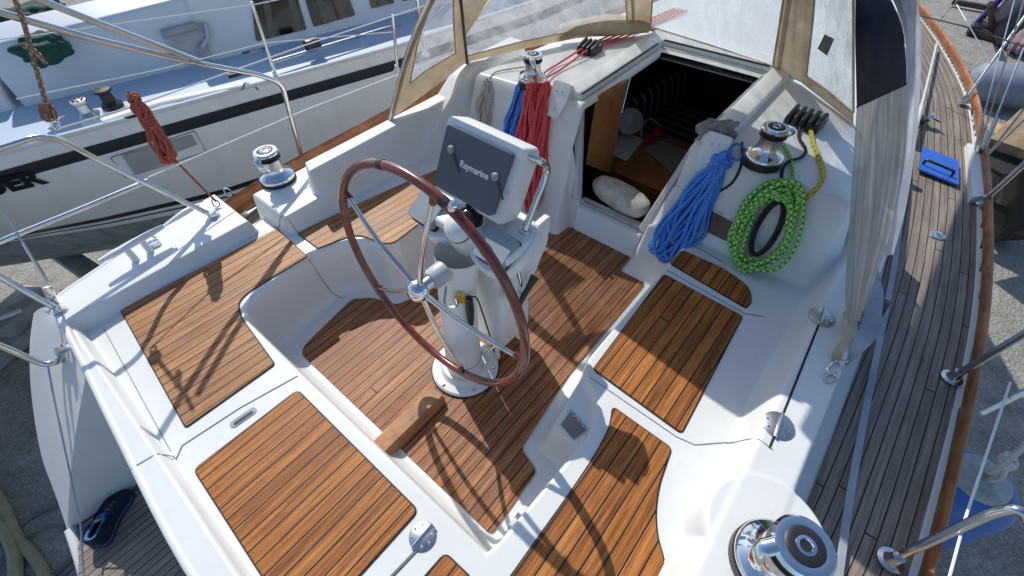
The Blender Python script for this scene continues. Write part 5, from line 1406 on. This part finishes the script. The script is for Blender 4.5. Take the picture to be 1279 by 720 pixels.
# ropes hung on our port rail
m = MB(); P0, P1 = ony(165, 116, 1.77), ony(214, 198, 1.74); 
m = hank("", None, P0, P1, .085, 9, .0075, Vector((-.3, -1, .5)), 41, topw=.55, thick=.04, wrap=(.34, 3, .030))
hank("", None, P0, P0.lerp(P1, .5), .055, 5, .0075, Vector((-.3, -1, .5)), 43, topw=.8, thick=.04, m=m)
rope(m, [P1 + (P0 - P1) * .1, ony(240, 222, 1.72), at(270, 252, .46)], .006)
tag(m.build("rope_coil", ROPE_RUST), "knotted rust-red rope hank hanging from the port lifeline", "rope coil")
m = MB(); rope(m, [ony(14, -12, 1.67), ony(30, 30, 1.675), ony(42, 75, 1.68), ony(52, 110, 1.675), ony(60, 138, 1.67)], .0085)
for k in range(4):
    c = ony(58 + k, 136 + 3 * k, 1.67); m.tube([c + Vector((math.cos(a) * .02, .01 * math.sin(3 * a), math.sin(a) * .02)) for a in [2 * PI * j / 10 for j in range(10)]], .008, seg=6, closed=True)
c = ony(40, 62, 1.67)
for k in range(3): m.tube([c + Vector((.004 * k, math.cos(a) * .016, math.sin(a) * .016 - k * .018)) for a in [2 * PI * j / 10 for j in range(10)]], .008, seg=6, closed=True)
tag(m.build("rope", ROPE_OLD), "faded brown and cream rope tied down to the stern rail at upper left", "rope")
MB().tube(catmull([ony(62, 150, 1.67), ony(68, 162, 1.665), ony(74, 158, 1.67), ony(70, 150, 1.67)], 5, True), .005, seg=6, closed=True).build("pelican_hook", STEEL, yacht)

# shoe on the swim platform
sh = empty("shoe", "dark blue lace-up trainer standing on the teak swim platform", "shoe")
ZP = -.374
h_, t_ = at(122, 683, ZP + .02), at(156, 612, ZP + .02); dv2 = (t_ - h_); dv2.z = 0; SL = dv2.length; dv2.normalize(); sd = Vector((-dv2.y, dv2.x, 0))
def shp(u, w, z): return h_ * 1.0 + dv2 * (u * SL) + sd * (w * SL) + Vector((0, 0, z * SL + (ZP - h_.z)))
ol = [(0, 0), (.02, .09), (.12, .135), (.35, .12), (.55, .145), (.75, .18), (.9, .15), (.98, .07), (1.0, 0), (.98, -.08), (.9, -.15), (.75, -.17), (.55, -.13), (.35, -.12), (.12, -.135), (.02, -.09)]
ol = [(a, b * 1.28) for a, b in ol]
olc = catmull([(a, b, 0) for a, b in ol], 4, True)
for nm, mt, z0, z1, g in (("sole", plain("shoe_sole", (.03, .035, .05), .7), .0, .055, 1.03), ("midsole", SHOEB, .055, .09, 1.0)):
    m = MB(); a = [shp(.5 + (p.x - .5) * g, p.y * g, z0) for p in olc]; b = [shp(.5 + (p.x - .5) * g, p.y * g, z1) for p in olc]; k = len(a)
    m.add(a + b, [[i, (i + 1) % k, k + (i + 1) % k, k + i] for i in range(k)] + [list(range(k))[::-1], [k + i for i in range(k)]]); m.build(nm, mt, sh)
m = MB(); rows = []
for s, z in ((1.0, .09), (1.02, .18), (.95, .26), (.82, .31)):
    rows.append([shp(.42 + (p.x - .42) * (s if p.x > .42 else (1 - (1 - s) * .35)), p.y * (s if s == 1 else s * .95), z * (1 if p.x < .5 else 1 - (p.x - .5) * 1.15) + (.07 if p.x < .3 else .02) * (z > .2)) for p in olc + [olc[0]]])
op = [(.05, 0), (.09, .075), (.2, .09), (.36, .075), (.44, .04), (.47, 0), (.44, -.04), (.36, -.075), (.2, -.09), (.09, -.075)]
opc = catmull([(a, b, 0) for a, b in op], 8, True)
def near(p):
    an = math.atan2(p.y, p.x - .4); b = min(opc, key=lambda q_: abs(((math.atan2(q_.y, q_.x - .27) - math.atan2(p.y, p.x - .4) + PI) % (2 * PI)) - PI)); return b
rows.append([shp(near(p).x, near(p).y, .33 - .06 * near(p).x) for p in olc + [olc[0]]])
rows.append([shp(.27 + (near(p).x - .27) * .85, near(p).y * .85, .10) for p in olc + [olc[0]]])
m.grid(rows); m.build("upper", SHOEC, sh, ang=70)
MB().tube([shp(p.x, p.y, .335 - .06 * p.x) for p in opc], .008, seg=8, closed=True).build("collar", SHOEB, sh)
MB().add([shp(.27 + (p.x - .27) * .9, p.y * .9, .12) for p in opc], [list(range(len(opc)))]).build("insole", plain("insole", (.02, .02, .025), .9), sh)
for k in range(4):
    u = .48 + k * .075; MB().tube(catmull([shp(u, .07, .26 - k * .03), shp(u + .03, .0, .30 - k * .032), shp(u + .02, -.07, .26 - k * .03)], 5), .0045, seg=6).build("lace", SHOEB, sh)
MB().grid([[shp(.42, -.04, .30), shp(.42, .04, .30)], [shp(.36, -.045, .37), shp(.36, .045, .37)], [shp(.33, -.03, .40), shp(.33, .03, .40)]]).build("tongue", plain("tongue", (.45, .47, .48), .8), sh)

# ================================================================== ground and what stands on it
GZ = -2.6
GR = NT("hardstanding")
def _gr():
    t = GR; tc = t.n("TexCoord").outputs['Object']
    big = t.noise(tc, .35, 5, .6); mid = t.noise(tc, 3.0, 6, .65); fine = t.noise(tc, 26, 4, .75)
    vor = t.n("TexVoronoi", {'Vector': tc, 'Scale': 28.0}).outputs[0]
    f = t.math('ADD', t.math('MULTIPLY', mid, .5), t.math('MULTIPLY', fine, .6))
    c = t.ramp(f, [(.30, (.07, .067, .06)), (.52, (.23, .222, .20)), (.75, (.46, .44, .39))])
    c = t.mix(t.math('MULTIPLY', t.ramp(big, [(.35, (0, 0, 0)), (.7, (1, 1, 1))]), .4), c, (.30, .285, .25))
    c = t.mix(t.ramp(vor, [(.12, (1, 1, 1)), (.3, (0, 0, 0))]), c, (.42, .41, .38))
    t.P(Base_Color=c, Roughness=.9); t.bump(t.math('ADD', f, t.math('MULTIPLY', vor, .6)), .7, .03)
_gr()
m = MB(); m.add([(-300, -300, GZ), (300, -300, GZ), (300, 300, GZ), (-300, 300, GZ)], [[0, 1, 2, 3]])
m.build("ground", GR.m, None, smooth=False, kind="structure")
# weathered mooring line / hose on the ground at the lower left
HOSE = plain("hose_yellow", (.32, .30, .17), .7, var=.2)
m = MB(); m.tube(catmull([at(px, py, GZ + .03) for px, py in [(-30, 590), (0, 625), (20, 668), (45, 700), (70, 740)]], 8), .045, seg=8); m.tube(catmull([at(px, py, GZ + .04) for px, py in [(-30, 640), (0, 655), (18, 690), (20, 735)]], 8), .055, seg=8)
tag(m.build("hose", HOSE), "thick dusty yellow hose curving over the ground behind the stern", "hose")
m = MB(); rnd = random.Random(3)
for k in range(5):
    c0_ = at(48 + rnd.uniform(-12, 12), 690 + rnd.uniform(-12, 12), GZ + .03); a0 = rnd.uniform(0, 6)
    m.tube(catmull([c0_ + Vector((math.cos(a0 + j * .8) * (.25 + .06 * j), math.sin(a0 + j * .8) * (.2 + .05 * j), .012 * math.sin(j))) for j in range(7)], 6), .012, seg=6)
tag(m.build("cable", plain("cable_grey", (.16, .165, .16), .7)), "thin tangled grey cable beside the hose on the ground", "cable")
# cradle beams under the neighbour
def beam_(name, a, b, w, h, mat, parent=None):
    a, b = Vector(a), Vector(b); d = b - a; rt = d.to_track_quat('X', 'Z').to_matrix()
    return MB().box((a + b) / 2, (d.length, w, h), rot=rt, bev=.01).build(name, mat, parent)
CRG = plain("cradle_grey", (.30, .30, .30), .6, var=.25); CRD = plain("cradle_rust", (.07, .05, .045), .7, .2, var=.4)
cr = empty("boat_cradle", "grey steel cradle of heavy beams standing under the grey yacht", "boat cradle")
a, b = at(70, 312, -1.9), at(160, 372, -1.9); beam_("beam", a, b, .22, .2, CRG, cr)
a, b = at(-30, 470, -2.5), at(60, 395, -2.5); beam_("beam", a, b, .2, .16, CRG, cr)
a = at(110, 340, -1.9); beam_("leg", a, (a.x, a.y, GZ), .16, .16, CRG, cr)
p = at(20, 385, -2.3); o = MB().box((p.x, p.y, GZ + .18), (.7, .45, .36), rot=Matrix.Rotation(.5, 3, 'Z'), bev=.05).build("keel_block", CRG, cr)
beam_("strut", at(0, 398, -2.2), at(26, 388, -2.2), .05, .04, plain("strut_white", (.7, .7, .7), .5), cr)

# fender on our starboard side
fd = empty("fender", "blue inflatable fender with grey end hanging over the starboard side at lower right", "fender")
ft = ony(1224, 598, -2.16); R_ = .20
MB().lathe([(0, -.78), (R_ * .6, -.76), (R_, -.66), (R_ * 1.02, -.35), (R_, -.10), (R_ * .82, -.03), (R_ * .62, -.008)], ft, seg=32).build("body", BLUEF, fd)
MB().lathe([(R_ * .60, -.012), (R_ * .56, .016), (R_ * .45, .028), (0, .026)], ft, seg=24).build("end_cap", plain("fender_cap", (.38, .39, .38), .7, var=.25, scale=30), fd)
MB().lathe([(.028, .02), (.024, .05), (.0, .055)], ft, seg=12).build("eye", plain("fender_eye", (.3, .3, .3), .6), fd)
m = MB(); e = at(1256, 578, .2); e2 = at(1300, 538, .4)
m.tube(catmull([ft + Vector((.02, 0, .04)), ft.lerp(e, .5), e, e2], 6), .011, seg=8); m.tube(catmull([ft + Vector((-.02, -.01, .04)), ft.lerp(e, .5) + Vector((.0, -.035, 0)), e], 6), .011, seg=8)
for k in range(3): m.tube([e + Vector((.022 * math.cos(a), .022 * math.sin(a), .012 * k + .012 * math.sin(a))) for a in [2 * PI * j / 12 for j in range(12)]], .010, seg=6, closed=True)
tag(m.build("fender_line", ROPE_PLAIN), "knotted pale rope leading up from the blue fender", "rope")

# trailer with a big tyre, far right
tl = empty("boat_trailer", "dark boat trailer with large black tyre on the hardstanding beyond the starboard rail", "trailer")
c = at(1270, 238, -1.95)
tw = sub("wheel", tl); axw = Vector((.25, -1, .25))
MB().lathe([(.40, -.16), (.58, -.18), (.68, -.14), (.70, 0), (.68, .14), (.58, .18), (.40, .16)], c, axw, 40).build("tyre", RUBBER, tw)
MB().lathe([(.40, -.12), (.36, -.02), (.15, .06), (.12, .10), (0, .10)], c, axw, 28).build("rim", STEELR, tw)
cd = Vector((1, -.25, 0)).normalized()
beam_("frame_rail", at(1222, 195, -1.5), at(1330, 176, -1.5), .16, .2, CRD, tl); beam_("frame_rail", at(1228, 262, -2.1), at(1330, 300, -2.1), .2, .2, CRD, tl)
beam_("plank", at(1262, 188, -1.2), at(1300, 150, -1.1), .5, .12, plain("plank_wood", (.28, .20, .12), .8, var=.3), tl)
beam_("chock", at(1232, 176, -1.5), at(1250, 168, -1.5), .3, .25, plain("chock_wood", (.5, .33, .12), .8, var=.3), tl)
beam_("mudguard", at(1226, 205, -1.35), at(1300, 190, -1.35), .55, .05, RUBBER, tl)
# grey rolled dinghy tube
dg = empty("rolled_dinghy", "rolled grey inflatable dinghy tube lying on the ground at the right edge", "dinghy")
a, b = at(1225, 100, -2.2), at(1330, 122, -2.2); dd = (b - a).normalized()
MB().tube([a - dd * .22, a - dd * .1, a, a.lerp(b, .5), b], [.12, .30, .36, .36, .36], seg=20).build("tube", plain("hypalon_grey", (.20, .23, .29), .55, var=.15), dg)
MB().tube([a - dd * .30, a - dd * .2], .10, seg=14).build("end_fitting", BLACK, dg)
# purple cradle with beams at the top right
pc_ = empty("boat_stand", "purple and black steel boat stand on the hardstanding at the upper right", "boat stand")
PUR = plain("purple_paint", (.06, .035, .24), .45)
GZ2 = GZ + .12
a, b = at(1216, 33, GZ2), at(1262, -14, -1.6); MB().tube([a, b], .07, seg=10).build("prop", PUR, pc_)
beam_("base_beam", at(1212, 36, GZ2), at(1300, 62, GZ2), .22, .18, CRD, pc_); beam_("base_beam", at(1190, 2, GZ2), at(1300, 22, GZ2), .14, .12, CRD, pc_)
a, b = at(1240, 40, GZ2), at(1237, 5, -1.6); MB().tube([a, b], .06, seg=8).build("upright", CRD, pc_)
MB().tube([at(1229, 25, -2.3), at(1242, 31, -2.2)], .05, seg=8).build("pin", CRD, pc_)
MB().box(at(1222, 37, GZ2), (.5, .35, .25), bev=.05).build("foot_block", BLACK, pc_)
ob = empty("outboard_engine", "dark cowled outboard engine standing beside the purple boat stand", "outboard engine")
p = at(1290, 20, -2.0)
blob((p.x, p.y, p.z), (.75, .6, .8), Matrix.Rotation(.4, 3, 'Z'), 2, n=16, amp=.05).build("cowl", plain("cowl_navy", (.02, .02, .045), .35), ob)
MB().tube([(p.x, p.y, p.z - .5), (p.x, p.y, GZ)], .2, seg=12).build("leg", BLACK, ob)
p = at(1283, 48, -2.3); o = blob((p.x, p.y, GZ + .3), (.5, .3, .28), Matrix.Rotation(.2, 3, 'Z'), 6, n=14, amp=.2).build("tarpaulin", plain("tarp_pink", (.30, .20, .24), .8)); tag(o, "small crumpled pinkish tarpaulin heap at the right edge below the outboard engine", "tarpaulin")
# ------------------------------------------------------------------ groups of repeats
for o in bpy.data.objects:
    if o.parent is None and o.get('category'):
        n = o.name.split('.')[0]
        if n == 'rope_coil': o['group'] = 'rope coils hung around the cockpit'
        elif n in ('winch_cover', 'sail_cover') and o['category'] == 'cover': o['group'] = "green covers on the grey yacht"
        elif o['category'] == 'cushion': o['group'] = 'striped cushions below deck'
